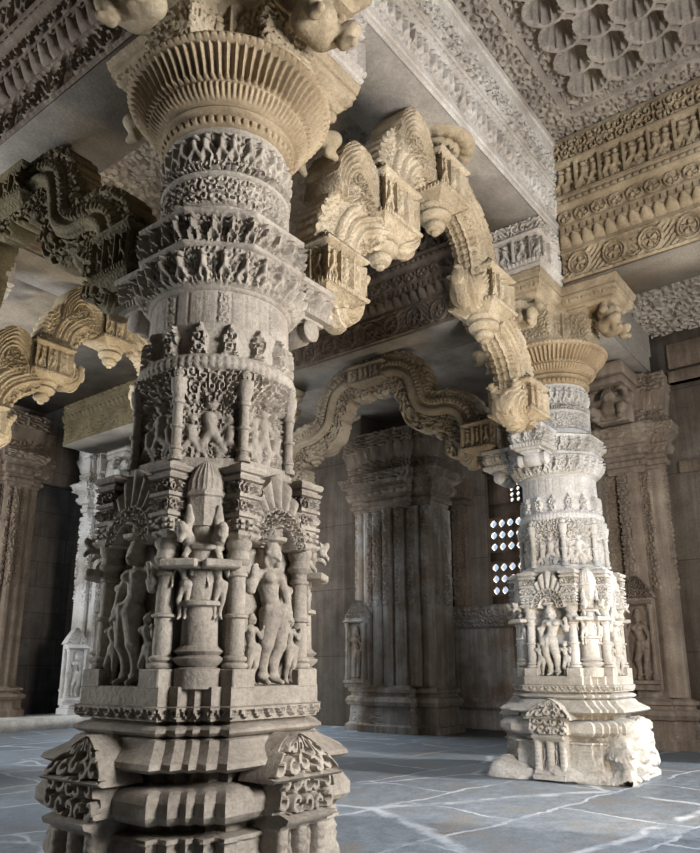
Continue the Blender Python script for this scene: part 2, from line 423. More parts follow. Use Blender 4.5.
def panel(O,U,Nn,W,prof,bands,ds=.015,dv=.012,wf=None,skirt=.05):
    """upright relief face: O origin, U horizontal direction, Nn outward; prof [(z,offset)] sharp mouldings"""
    U=np.array(U,float);Nn=np.array(Nn,float); zs=[];off=[]
    for (z0,o0),(z1,o1) in zip(prof[:-1],prof[1:]):
        k=max(1,int(math.ceil(abs(z1-z0)/dv))) if any(b[0]<z1-1e-6 and b[1]>z0+1e-6 for b in bands) else 1
        for j in range(k): zs.append(z0+(z1-z0)*j/k); off.append(o0+(o1-o0)*j/k)
    zs.append(prof[-1][0]); off.append(prof[-1][1]); zs=np.array(zs);off=np.array(off)
    nu=max(2,int(W/ds)); s=np.linspace(0,1,nu)
    Sg,Zg=np.meshgrid(s,zs,indexing='ij'); H=np.repeat(off[None],nu,0)
    for z0,z1,fn,dep in bands:
        m=(Zg>=z0-1e-6)&(Zg<=z1+1e-6); v=(Zg[m]-z0)/(z1-z0); H[m]+=fn(np.clip(Sg[m],0,.9999),np.clip(v,0,.9999))*dep
    X=(Sg-.5)*W
    if wf is not None: X=(Sg-.5)*2*wf((Zg-zs[0])/(zs[-1]-zs[0]))
    # skirt closes the sides back to the body
    P=np.array(O)[None,None]+X[...,None]*U+Zg[...,None]*np.array([0,0,1.])+H[...,None]*Nn
    a=P[:1]-(H[:1,:,None]+skirt)*Nn; b=P[-1:]-(H[-1:,:,None]+skirt)*Nn
    P=np.concatenate([a,P,b],0)
    t=P[:,-1:]-(np.concatenate([H[:1],H,H[-1:]],0)[:,-1:,None]+skirt)*Nn; t[0]=P[0,-1];t[-1]=P[-1,-1]
    q=P[:,:1]-(np.concatenate([H[:1],H,H[-1:]],0)[:,:1,None]+skirt)*Nn; q[0]=P[0,0];q[-1]=P[-1,0]
    P=np.concatenate([q,P,t],1)
    m=MB(); cr=np.cross(U,[0,0,1.])@Nn
    m.grid(P,flip=cr<0); 
    # back
    c=[P[0,0],P[-1,0],P[-1,-1],P[0,-1]]; nb=P.shape[1]
    bk=np.stack([P[0],P[-1]],0); m.grid(bk,flip=cr>0)
    return m
def add(m,o):
    for v,f in zip(o.v,o.f): pass
    base=m.n
    m.v+=o.v; m.f+=[f+base for f in o.f]; m.n+=o.n; return m

# ------------------------------------------------------------------ figures
def person_parts(H=.8,sway=1,arm=(1,0),crown=True,female=True):
    s=sway; P=[]
    hip=(.045*s,0,.50); wa=(.0,0.01,.60); ch=(-.03*s,.0,.735); nk=(-.02*s,.0,.81); hd=(-.005*s,-.022,.875)
    P+=[(( hip[0]-.035,0,.50),(hip[0]+.035,0,.50),.074,.074),(hip,wa,.07,.052),(wa,ch,.052,.075),((ch[0]-.055,0,.755),(ch[0]+.055,0,.755),.045,.045),
        (ch,nk,.05,.028),(nk,hd,.028,.035),((hd[0],hd[1]+.005,.885),(hd[0],hd[1],.865),.057,.043)]
    # face: nose, brow, lips, chin, ears
    x,y=hd[0],hd[1]
    P+=[((x,y-.050,.878),(x,y-.060,.862),.006,.010),((x-.022,y-.046,.884),(x-.012,y-.05,.884),.008,.008),((x+.022,y-.046,.884),(x+.012,y-.05,.884),.008,.008),
        ((x-.010,y-.046,.845),(x+.010,y-.046,.845),.008,.008),((x,y-.034,.832),(x,y-.03,.832),.016,.016),((x-.057,y+.01,.88),(x-.055,y+.01,.84),.012,.014),((x+.057,y+.01,.88),(x+.055,y+.01,.84),.012,.014)]
    if crown:
        P+=[((x,y+.01,.925),(x,y+.02,.985),.055,.045),((x,y+.02,.985),(x,y+.02,.995),.045,.03),((x-.05,y,.92),(x+.05,y,.92),.018,.018)]
    else: P+=[((x,y+.02,.92),(x+.02*s,y+.03,.95),.05,.035)]
    if female: P+=[((ch[0]-.042,-.055,.738),(ch[0]-.042,-.06,.735),.040,.036),((ch[0]+.042,-.055,.738),(ch[0]+.042,-.06,.735),.040,.036)]
    P+=[((hip[0]-.09,-.02,.53),(hip[0]+.09,-.02,.53),.022,.022),((hip[0],-.065,.53),(hip[0]-.01,-.06,.40),.018,.010)]   # girdle and sash
    for q in(-1,1):
        bent=(q==-s); kn=(hip[0]*.4+q*.055+(-.02*s if bent else 0),-.035 if bent else -.012,.275); an=(q*.045,.0,.045)
        P+=[((hip[0]+q*.042,0,.475),kn,.068,.043),(kn,(an[0],.012,.16),.041,.036),((an[0],.012,.16),an,.036,.024),(an,(an[0]+q*.012,-.055,.022),.024,.018)]
        P+=[((an[0]-.02,0,.065),(an[0]+.02,0,.065),.022,.022)]
        sh=(ch[0]+q*.098,.0,.765)
        up=arm[0 if q<0 else 1]
        if up: el=(sh[0]+q*.065,-.03,.64); ha=(sh[0]+q*.075,-.06,.76)
        else: el=(sh[0]+q*.07,.0,.62); ha=(sh[0]+q*.045,-.05,.50)
        P+=[(sh,el,.036,.028),(el,ha,.027,.019),((el[0]-.012,el[1],el[2]+.05),(el[0]+.012,el[1],el[2]+.05),.033,.033)]
        d=1 if up else -1
        P+=[(ha,(ha[0],ha[1]-.006,ha[2]+d*.028),.018,.017)]
        for k in range(4): P+=[((ha[0]+(k-1.5)*.010,ha[1]-.008,ha[2]+d*.034),(ha[0]+(k-1.5)*.011,ha[1]-.022,ha[2]+d*(.058-.005*abs(k-1.5))),.006,.005)]
        P+=[((ha[0]-q*.014,ha[1]-.008,ha[2]+d*.01),(ha[0]-q*.03,ha[1]-.022,ha[2]+d*.026),.007,.006)]
    return [(tuple(H*c for c in a),tuple(H*c for c in b),H*ra,H*rb) for a,b,ra,rb in P]
def figure_mesh(nm,H,**k):
    return solid(person_parts(H,**k),k=.012*H/.8,h=.0062*H/.8 if H>.5 else .008).mesh(nm,angle=3)
F_god=figure_mesh('goddess_figure',.80,sway=1,arm=(1,0)); F_god2=figure_mesh('goddess_figure',.80,sway=-1,arm=(0,1))
F_att=figure_mesh('attendant_figure',.40,sway=1,arm=(0,1),crown=False)
def dwarf():
    """squat bracket figure holding up the slab, front = -y, about .62 tall"""
    P=[((-.10,0,.20),(.10,0,.20),.13,.13),((0,-.06,.24),(0,-.05,.30),.15,.14),((-.12,0,.40),(.12,0,.40),.10,.10),((0,-.10,.50),(0,-.11,.46),.10,.085),
       ((0,-.2,.49),(0,-.21,.47),.02,.028),((-.05,-.17,.50),(-.05,-.18,.50),.026,.026),((.05,-.17,.50),(.05,-.18,.50),.026,.026),((-.03,-.185,.425),(.03,-.185,.425),.016,.016),
       ((-.1,-.09,.5),(-.1,-.08,.46),.03,.03),((.1,-.09,.5),(.1,-.08,.46),.03,.03),((0,-.08,.56),(0,-.06,.62),.09,.06)]
    for q in(-1,1):
        P+=[((q*.12,0,.18),(q*.25,-.16,.22),.10,.085),((q*.25,-.20,.24),(q*.20,-.16,.08),.08,.055),((q*.20,-.16,.08),(q*.22,-.24,.06),.05,.04),
            ((q*.17,0,.42),(q*.32,-.05,.38),.075,.06),((q*.32,-.05,.38),(q*.28,-.06,.58),.058,.045),((q*.28,-.06,.58),(q*.22,-.09,.63),.045,.04)]
        for k in range(4): P+=[((q*.20+(k-1.5)*.024,-.11,.62),(q*.20+(k-1.5)*.026,-.15,.585),.015,.012)]
    return solid(P,k=.03,h=.013).mesh('bracket_figure',angle=3)
F_dwarf=dwarf()
def makara():
    """crouching sea-beast head with rolled snout, faces -x"""
    P=[((0,0,0),(-.10,0,-.04),.17,.15),((-.10,0,-.04),(-.24,0,.02),.12,.075),((-.24,0,.02),(-.27,0,.12),.06,.045),((-.05,0,-.14),(-.18,0,-.15),.09,.05),
       ((-.06,-.13,.08),(-.06,-.14,.08),.045,.045),((-.06,.13,.08),(-.06,.14,.08),.045,.045),((.08,-.1,.12),(.14,-.12,.18),.05,.03),((.08,.1,.12),(.14,.12,.18),.05,.03)]
    def sw(G):
        r=np.linalg.norm(G[...,[0,2]]-np.array([.0,-.02]),axis=-1); a=np.arctan2(G[...,2]+.02,G[...,0])
        return .013*np.sin(r*150+a*3)*(.6+.4*np.sin(G[...,1]*60))
    return solid(P,k=.04,h=.007,extra=sw).mesh('beast_head',angle=3)
F_mak=makara()
def sidebeast():
    P=[((0,0,0),(0,-.10,.03),.055,.045),((0,-.10,.03),(0,-.19,.05),.045,.035),((0,-.19,.05),(0,-.25,.09),.05,.03),((0,-.22,.02),(0,-.26,-.01),.025,.02),
       ((-.03,-.19,.09),(-.03,-.18,.11),.018,.012),((.03,-.19,.09),(.03,-.18,.11),.018,.012),((0,-.05,-.05),(0,-.12,-.10),.03,.02),((0,-.10,.08),(0,-.05,.16),.03,.035),((0,-.05,.16),(0,-.08,.24),.035,.02)]
    return solid(P,k=.02,h=.008).mesh('rearing_beast',angle=3)
F_side=sidebeast()

# ------------------------------------------------------------------ pillar meshes (all in pillar coordinates)
def colonette(H,r,n=20,spire=False):
    p=[(0,r*1.45),(.08*H,r*1.45),(.09*H,r*1.15),(.11*H,r*1.15),(.12*H,r*1.35),(.135*H,r*1.42),(.15*H,r*1.3),(.155*H,r*1.05),(.17*H,r*1.3),(.185*H,r*1.3),(.20*H,r),
       (.44*H,r*.96),(.45*H,r*1.3),(.465*H,r*1.3),(.475*H,r*.94),(.72*H,r*.9),(.73*H,r*1.1),(.75*H,r*1.1),(.76*H,r*.9),(.80*H,r*.9),(.82*H,r*1.25),(.84*H,r*1.4),(.86*H,r*1.2),(.90*H,r*1.1),(.93*H,r*1.4),(1.0*H,r*1.5)]
    return MB().lathe(p,n)
def pillar_parts():
    Q={}
    Q['stub']=MB().box(-.10,.10,-.13,.10,-.022,.022,.008).mesh('cross_bar',angle=.5)
    st=stepped(.575,.315)
    pl=plan(st,.012)
    # --- pedestal: tapering foot, thick torus, recess, sloping eave
    Q['base']=loft(plan(stepped(.575,.315),.03),[(0,.20),(.05,.20),(.10,.15),(.12,.12),(.38,.10),(.385,.12),(.405,.12),(.41,.02),(.455,.02),(.46,.10),(.48,.14),(.51,.165),(.57,.165),(.60,.145),(.62,.11),(.63,-.02),(.69,-.02),(.70,.12),(.72,.16),(.745,.15),(.80,.06),(.84,.03),(.85,-.01)],
                   [(.12,.40,lambda s,v: .5*arab(60,4,3)(s,v),.02)],dz=.02).mesh('base',angle=.5)
    Q['mould']=loft(pl,[(.84,-.04),(.86,.03),(.875,.045),(.89,.045),(.905,.02),(.91,-.02),(.93,-.02),(.93,.025),(1.0,.025),(1.0,.03),(1.005,.028),(1.10,.028),(1.105,-.06)],
                   [(.93,1.0,teeth(56),.022)],dz=.007).mesh('moulding',angle=.6)
    # --- niche core behind the figures
    Q['core']=loft(plan(stepped(.50,.30,(.06,.06),2),.02),[(1.08,-.02),(1.12,-.02),(1.9,-.04),(2.30,-.05)],[(1.12,1.9,lambda s,v:.5*arab(48,14,5,1.6)(s,v),.012)],dz=.02).mesh('lower_shaft',angle=.8)
    # block + capital of the niche colonettes
    m=MB(); add(m,colonette(.80,.052)); m.box(-.082,.082,-.082,.082,-.01,.09,.006)
    Q['colon']=m.mesh('niche_colonette',angle=.6)
    bp=plan([(-.068,-.068),(.068,-.068),(.068,.068),(-.068,.068)],.007)
    Q['colblock']=loft(bp,[(0,.0),(.02,.02),(.035,.02),(.04,0),(.12,0),(.125,.018),(.145,.018),(.15,0),(.23,0),(.235,.018),(.255,.018),(.26,-.005),(.33,-.005),(.335,.02),(.355,.03),(.36,.01),(.375,.005),(.38,.025),(.40,.035),(.415,.03),(.42,-.01),(.44,-.02)],
                   [(.045,.115,lozenge(12,2),.022),(.155,.225,medal(8),.026),(.265,.325,arab(12,1,4),.026)],dz=.008).mesh('carved_block',angle=.6)
    # big corner colonette with pointed spire
    m=MB().lathe([(0,.13),(.10,.13),(.11,.10),(.14,.135),(.155,.14),(.17,.11),(.19,.135),(.205,.115),(.22,.10),(.42,.095),(.43,.125),(.45,.125),(.46,.092),(.72,.088),(.73,.115),(.75,.12),(.77,.09),(.86,.088)],24)
    a=loft(plan(ngon(.115,8,0),.012),[(.86,-.01),(.93,.0),(1.02,.0),(1.03,.012),(1.05,.012),(1.06,0),(1.12,-.005),(1.17,-.025),(1.22,-.06),(1.245,-.085),(1.25,-.11)],[(1.06,1.22,lambda s,v:.6*flutes(24)(s,v),.012)],dz=.02)
    add(m,a); Q['corner']=m.mesh('corner_colonette',angle=.6)
    # pediment over the niche: ogee gable of teeth and tendrils
    wf=lambda v: .245*np.clip(1-v**1.5,0,1)**.75+.01
    HP=.44
    def ped(s,v):
        x=(s-.5)*2*wf(v); y=v*HP; rr=np.hypot(x,y*.92); a=np.arctan2(y,x)
        k=rr/.245
        low=sm(.42-k,0,.04)
        rim=np.exp(-((k-.46)/.035)**2)+np.exp(-((k-.82)/.03)**2)
        inner=arab(1,1,2,1.9)(x/.045,y/.045)*((k>.5)&(k<.8))
        tee=np.abs(np.sin(a*13))**.8*(k>.85)
        return np.clip((.25+.75*np.maximum(inner,tee))*(1-low)+rim,0,1.1)-.9*low
    Q['ped']=panel((0,0,0),(1,0,0),(0,-1,0),.5,[(0,.0),(HP,-.03)],[(0,HP,ped,.05)],ds=.006,dv=.007,wf=wf,skirt=.10).mesh('niche_pediment',angle=1)
    # little hood with a seated figure under the pediment
    Q['hood']=loft(plan(ngon(.085,8),.01),[(-.04,.0),(-.03,.03),(-.01,.035),(.0,.0),(.10,-.01),(.11,.01),(.13,.0),(.17,-.05)],[(0,.10,figs(9,.8,3,70),.03)],dz=.01).mesh('canopy',angle=.9)
    # --- octagon of dancers
    o=plan(ngon(.485),.009)
    Q['oct']=loft(o,[(2.24,-.06),(2.28,.03),(2.31,.05),(2.335,.03),(2.36,-.02),(2.80,-.02),(2.84,0),(2.93,0),(2.935,-.01)],[(2.36,2.93,niche(8,3),.055)],dz=.009).mesh('dancer_octagon',angle=.9)
    Q['octcol']=MB().lathe([(0,.045),(.03,.045),(.035,.032),(.06,.032),(.065,.04),(.08,.04),(.085,.03),(.19,.03),(.20,.042),(.215,.042),(.22,.03),(.34,.029),(.35,.04),(.37,.04),(.38,.032),(.42,.045),(.45,.05),(.5,.052),(.51,.03),(.545,.04),(.57,.02)],14).mesh('dancer_colonette',angle=.6)
    # --- round upper drums
    c=circle(.455,330)
    Q['drum1']=loft(c,[(2.92,.02),(2.935,.045),(2.97,.06),(3.01,.045),(3.03,.03),(3.035,.0),(3.47,-.005),(3.475,.01),(3.49,.02),(3.50,.0)],
        [(2.935,3.01,lozenge(70,2),.008),(3.035,3.25,leafs(16,2),.05),(3.25,3.46,lambda s,v: .35*np.where(np.abs(((s*32)%1)-.5)>.42,0,1)+.65*np.where((np.floor(s*32)%4==0),arab(64,5,7)(s,v),0)*(np.abs(((s*32)%1)-.5)<.36),.012)],dz=.008).mesh('leaf_drum',angle=.9)
    Q['dwarfs']=loft(circle(.435,400),[(3.49,.02),(3.51,.045),(3.54,.06),(3.70,.10),(3.72,.11),(3.725,.05)],[(3.505,3.70,figs(26,.58,6,20),.075)],dz=.008).mesh('attendant_ring',angle=1.2)
    Q['ledge']=loft(plan(ngon(.50),.010),[(3.71,-.03),(3.73,.05),(3.745,.07),(3.76,.07),(3.77,.02),(3.95,.05),(3.96,.08),(3.98,.085),(4.0,.06),(4.01,-.05),(4.02,-.14)],[(3.77,3.95,figs(30,.62,6,40),.075)],dz=.009).mesh('figure_ledge',angle=1)
    Q['lace']=loft(circle(.395,330),[(3.98,.0),(4.03,.005),(4.10,.01),(4.105,.03),(4.31,.03),(4.315,.045),(4.33,.055),(4.345,.045),(4.35,.01),(4.66,.01),(4.665,.02),(4.68,.03),(4.70,.02)],
        [(3.99,4.10,lambda s,v:.3*(np.abs(((s*14)%1)-.5)>.42),.015),(4.11,4.30,arab(44,3,6,1.7),.022),(4.36,4.65,mixf((0,.18,arab(44,1,9),.8),(.18,.98,figs(15,.75,6,60,pair=True),1.)),.065)],dz=.008).mesh('figure_drum',angle=1)
    # --- bell capital with two rows of flutes
    nb=760; cc=circle(.42,nb)
    Q['bell']=loft(cc,[(4.68,-.03),(4.69,.015),(4.70,.03),(4.755,.03),(4.76,.015),(4.775,.0),(4.79,.04),(4.805,.055),(4.82,.045),(4.83,.02),(4.845,.06),(4.852,.075),(4.862,.085),(4.885,.115),(4.91,.13),(4.92,.145),(4.93,.135),(4.945,.12),(4.96,.125),(5.0,.15),(5.05,.19),(5.10,.245),(5.115,.27),(5.12,.29),(5.14,.305),(5.165,.30),(5.17,.28),(5.175,.1)],
        [(4.70,4.755,lozenge(50,1),.02),(4.862,4.91,flutes(90,1.8),.022),(4.955,5.105,flutes(76,2.2),.05),(5.12,5.16,lozenge(90,1),.01)],dz=.012).mesh('bell_capital',angle=.9)
    return Q
Q=pillar_parts()
def bracket_mesh():
    """one capital arm reaching -y: neck block, scroll, slab above"""
    m=MB()
    b=plan([(-.27,-.62),(.27,-.62),(.27,-.1),(-.27,-.1)],.02)
    a=loft(b,[(5.16,-.02),(5.20,0),(5.24,-.03),(5.62,-.03),(5.66,.01),(5.70,.0)],[(5.26,5.60,arab(22,5,8,1.8),.02)],dz=.015); add(m,a)
    b=plan([(-.33,-1.02),(.33,-1.02),(.33,-.1),(-.33,-.1)],.02)
    a=loft(b,[(5.66,-.08),(5.70,-.04),(5.73,-.04),(5.745,0),(5.80,0),(5.815,.03),(5.84,.03),(5.85,.01),(5.86,.04),(5.95,.06),(5.968,.05)],[(5.745,5.80,petals(60,False),.02),(5.86,5.95,lambda s,v:.5*arab(50,1,3)(s,v),.012)],dz=.012); add(m,a)
    return m.mesh('bracket_arm',angle=.7)
Q['arm']=bracket_mesh()
Q['hub']=loft(plan(ngon(.46),.015),[(5.165,-.02),(5.2,.0),(5.60,.0),(5.64,.04),(5.7,.04),(5.965,.02)],[(5.2,5.6,figs(16,.5,4,9,frame=.06),.05)],dz=.03).mesh('bracket_hub',angle=.6)
def ledge_bracket():
    """corbel on the figure ledge that receives an arch foot, reaches -y"""
    m=MB(); b=plan([(-.17,-.92),(.17,-.92),(.17,-.45),(-.17,-.45)],.011)
    add(m,loft(b,[(3.66,-.12),(3.70,-.06),(3.72,-.06),(3.725,-.02),(3.75,-.02),(3.755,.02),(3.80,.03),(3.81,.0),(3.97,.02),(3.98,.05),(4.02,.05),(4.03,0)],[(3.755,3.80,dentil(50),.012),(3.81,3.97,figs(14,.8,5,80),.06)],dz=.010))
    # rolled underside
    add(m,MB().lathe([(-.19,.02),(-.185,.07),(-.17,.085),(-.10,.07),(-.08,.09),(.08,.09),(.10,.07),(.17,.085),(.185,.07),(.19,.02)],18).xf(Matrix.Translation((0,-.74,3.64))@Matrix.Rotation(PI/2,4,'Y')))
    return m.mesh('arch_corbel',angle=.8)
Q['corbel']=ledge_bracket()
def impost():
    """figure-carved block that lifts the high beam, reaches -y"""
    b=plan([(-.36,-1.05),(.36,-1.05),(.36,-.36),(-.36,-.36)],.012)
    return loft(b,[(5.965,.0),(5.98,.04),(6.01,.05),(6.03,.02),(6.05,.05),(6.08,.06),(6.10,.0),(6.42,.0),(6.43,.04),(6.46,.06),(6.49,.04),(6.50,.02),(6.63,.04),(6.648,.04)],
        [(6.05,6.08,dentil(60),.015),(6.11,6.41,figs(14,.62,6,90,frame=.07),.06),(6.50,6.63,arab(34,1.4,6),.035)],dz=.010).mesh('impost_block',angle=.8)
Q['impost']=impost()
def shrine():
    """miniature shrine on each face of the pedestal, front = -y"""
    m=MB()
    def slots(s,v):
        t=s*5; i=np.floor(t).astype(int); u=t-i; colm=(i%2==0)
        c=np.sqrt(np.clip(1-(2*u-1)**2,0,1))*(1+.15*np.sin(v*40)*(v<.9))
        f=np.where(i==1,man(u,v,5,.5),man(u,v,8,.5))
        return np.where(colm,.55+.45*c,.05+.45*f)
    add(m,panel((0,-.70,0),(1,0,0),(0,-1,0),.36,[(.02,.17),(.06,.17),(.07,.12),(.10,.12),(.11,.06),(.40,.06),(.41,.11),(.43,.12),(.445,.16),(.47,.17),(.485,.12),(.49,.08)],[(.11,.40,slots,.06)],ds=.006,dv=.008,skirt=.1))
    g=arab(5,1.6,12,1.5)
    add(m,panel((0,-.70,0),(1,0,0),(0,-1,0),.36,[(.49,.10),(.64,.10)],[(.49,.64,lambda s,v: g(s,v),.045)],ds=.006,dv=.006,wf=lambda v:.225-.03*v,skirt=.1))
    add(m,panel((0,-.70,0),(1,0,0),(0,-1,0),.36,[(.64,.14),(.655,.16),(.665,.10),(.86,.02)],[(.665,.86,lambda s,v:arab(5,2,15,1.5)(s,v),.05)],ds=.006,dv=.006,wf=lambda v:.26*(1-np.clip(v,0,1)**1.3)**.8+.01,skirt=.1))
    return m.mesh('miniature_shrine',angle=.9)
Q['shrine']=shrine()

def rubble(seed,c,h,dims):
    from mathutils import noise as mn
    cx,cy,cz=c; dx,dy,dz=dims
    m=MB(); n=34; P=[]
    m0=bpy.data.meshes.new('t')
    # rounded box, pushed in and out by noise
    lo=np.array([cx-dx-.12,cy-dy-.12,cz-dz-.12]); hi=np.array([cx+dx+.12,cy+dy+.12,cz+dz+.12])
    def f(G):
        k=1.0+.22*(cz+dz-G[...,2])/(2*dz)
        q=np.stack([np.abs(G[...,0]-cx)/k-dx+.09,np.abs(G[...,1]-cy)/k-dy+.09,np.abs(G[...,2]-cz)-dz+.07],-1)
        d=np.linalg.norm(np.maximum(q,0),axis=-1)+np.minimum(q.max(-1),0)-.08
        w=0
        for i,(fr,am) in enumerate(((5,.040),(11,.022),(23,.010),(41,.005))):
            R=np.random.RandomState(seed+i); A=R.randn(3,3)
            w=w+am*(np.sin(G@A[0]*fr)+np.sin(G@A[1]*fr*1.3+1)+np.abs(np.sin(G@A[2]*fr)))
        return d+w*.8
    V,F=snet(f,lo,hi,h); m.add(V,F); bpy.data.meshes.remove(m0); return m
FACE={'-y':0,'+x':PI/2,'+y':PI,'-x':-PI/2}
def pillar(x,y,label,corbels,imposts,mat,bmat,tmat,arms=('-x','-y','+x','+y'),name='carved_pillar',worn=False):
    t=empty(name,(x,y,0),label,'pillar','carved pillars of the hall')
    P=lambda k,n,m=mat,loc=None,rz=0: link(Q[k],n,m,t,loc,rz)
    P('base','base',bmat); P('mould','moulding',bmat); P('core','lower_shaft'); P('oct','dancer_octagon'); P('drum1','leaf_drum'); P('dwarfs','attendant_ring'); P('ledge','figure_ledge')
    P('lace','figure_drum'); P('bell','bell_capital',M['bell']); P('hub','bracket_hub',tmat)
    for i in range(8):
        a=PI/8+i*PI/4; P('octcol','dancer_colonette',mat,(.505*math.cos(a),.505*math.sin(a),2.36))
    for i,(k,rz) in enumerate(FACE.items()):
        R=Matrix.Rotation(rz,3,'Z'); w=lambda a,b,c: tuple(R@Vector((a,b,c)))
        g=link(F_god if i%2==0 else F_god2,'goddess_figure',mat,t,w(0,-.535,1.10),rz); g.scale=(1.22,1.15,1.0)
        for q in(-1,1):
            P('colon','niche_colonette',mat,w(q*.255,-.525,1.10),rz); P('colblock','carved_block',mat,w(q*.255,-.525,1.88),rz)
            link(F_att,'attendant_figure',mat,t,w(q*.155,-.545,1.10),rz).scale=(1.15,1.1,1)
            link(F_side,'rearing_beast',mat,t,w(q*.37,-.47,1.86),rz+q*.5).scale=(.8,.55,.8)
            link(F_att,'attendant_figure',mat,t,w(q*.36,-.49,1.44),rz+q*.5).scale=(.85,1.0,.95)
            link(Q['stub'],'cross_bar',mat,t,w(q*.36,-.48,1.735),rz+q*.5)
        P('ped','niche_pediment',mat,w(0,-.57,1.87),rz); P('hood','canopy',mat,w(0,-.50,1.94),rz)
        if not (worn and k in('-y','+x')): P('shrine','miniature_shrine',bmat,(0,0,0),rz)
        a=rz-PI/4; P('corner','corner_colonette',mat,(.545*math.cos(a),.545*math.sin(a),1.09))
    if worn:
        rubble(3,(-.10,-.43,.33),.017,(.50,.37,.33)).build('worn_masonry',bmat,t,angle=.6)
        rubble(9,(-.46,.05,.06),.017,(.36,.64,.10)).build('worn_footing',bmat,t,angle=.6)
    for k in corbels: P('corbel','arch_corbel',mat,None,FACE[k])
    for k in arms:
        rz=FACE[k]; P('arm','bracket_arm',tmat,None,rz); R=Matrix.Rotation(rz,3,'Z')
        link(F_dwarf,'bracket_figure',tmat,t,tuple(R@Vector((0,-.80,5.27))),rz).scale=(.78,.85,.76)
    for k in imposts: P('impost','impost_block',M['face'],None,FACE[k])
    return t
pillar(0,0,'nearest tall carved pillar in the left foreground, fluted bell capital overhead',('+x','+y'),('+x',),M['grey'],M['grey'],M['ochre'])
pillar(S,0,'pale carved pillar at right on the blue floor, whitened worn pedestal',('-x','+y'),('-x',),M['pale'],M['pale'],M['ochre'],worn=True)
pillar(S,S,'carved pillar standing hidden behind the nearest pillar, past the rear arch',('-x','-y'),('-x',),M['grey'],M['grey'],M['ochre'])
pillar(0,S,'carved pillar past the left edge, only its pale bracket figures showing',('+x','-y'),('+x',),M['pale'],M['grey'],M['pale'])

# ------------------------------------------------------------------ wavy arches
def spline(pts,n):
    P=np.array(pts,float); P=np.vstack([2*P[0]-P[1],P,2*P[-1]-P[-2]]); out=[]
    for i in range(1,len(P)-2):
        for t in np.linspace(0,1,n,endpoint=False):
            a,b,c,d=P[i-1:i+3]; out.append(.5*((2*b)+(-a+c)*t+(2*a-5*b+4*c-d)*t*t+(-a+3*b-3*c+d)*t**3))
    out.append(P[-2]); out=np.array(out)
    L=np.r_[0,np.cumsum(np.linalg.norm(np.diff(out,axis=0),axis=1))]; m=int(L[-1]/.014)+2
    u=np.linspace(0,L[-1],m); return np.stack([np.interp(u,L,out[:,k]) for k in range(2)],-1),u
def sweep(path,n0,n1,w,side=None,sd=.03,top=None,td=.02,bot=None,bd=0,dn=.014,side_sign=1):
    """strip in the x-z plane: between normal offsets n0 (inner) and n1 (outer), half thickness w, carved sides"""
    P,L=path; m=len(P); T=np.gradient(P,axis=0); T/=np.linalg.norm(T,axis=1)[:,None]; Nn=np.stack([-T[:,1],T[:,0]],-1)*side_sign
    n0=np.broadcast_to(n0,(m,)).astype(float); n1=np.broadcast_to(n1,(m,)).astype(float)
    k=max(3,int((n1-n0).max()/dn)); q=np.linspace(0,1,k); kt=max(4,int(2*w/dn)); p=np.linspace(-1,1,kt)
    s=L/L[-1]; cols=[]
    Sg,Qg=np.meshgrid(s,q,indexing='ij'); h=side(Sg,np.clip(Qg,0,.999))*sd if side else 0*Sg
    def pos(nn,bb): return np.stack([P[:,0,None]+Nn[:,0,None]*nn,bb,P[:,1,None]+Nn[:,1,None]*nn],-1)
    nn=n0[:,None]+(n1-n0)[:,None]*Qg
    A=pos(nn,-(w+h)); B=pos(nn,(w+h))[:,::-1]
    Sg2,Pg=np.meshgrid(s,p,indexing='ij')
    tt=top(Sg2,(Pg+1)/2*.999)*td if top else 0*Sg2
    Tt=pos(n1[:,None]+tt,Pg*w)
    bb=bot(Sg2,(Pg+1)/2*.999)*bd if bot else 0*Sg2
    Bt=pos(n0[:,None]-bb,-Pg*w)
    G=np.concatenate([A,Tt,B,Bt],1); mb=MB(); mb.grid(G,cv=True,flip=side_sign>0)
    for e in(0,-1):
        R=np.vstack([G[e],G[e].mean(0)]); n=len(G[e]); F=np.array([(i,(i+1)%n,n) for i in range(n)])
        mb.v.append(R); mb.f.append(F+mb.n); mb.n+=len(R)
    return mb
ribs=lambda s,v: np.abs(np.sin(v*PI*5))**.7*np.where((v>.2)&(v<.4)|(v>.6)&(v<.8),.62+.38*np.sin(s*150),1)
def crest(n): return lambda s,v: (np.sqrt(np.clip(1-(2*((s*n)%1)-1)**2,0,1)))
Wd=.15
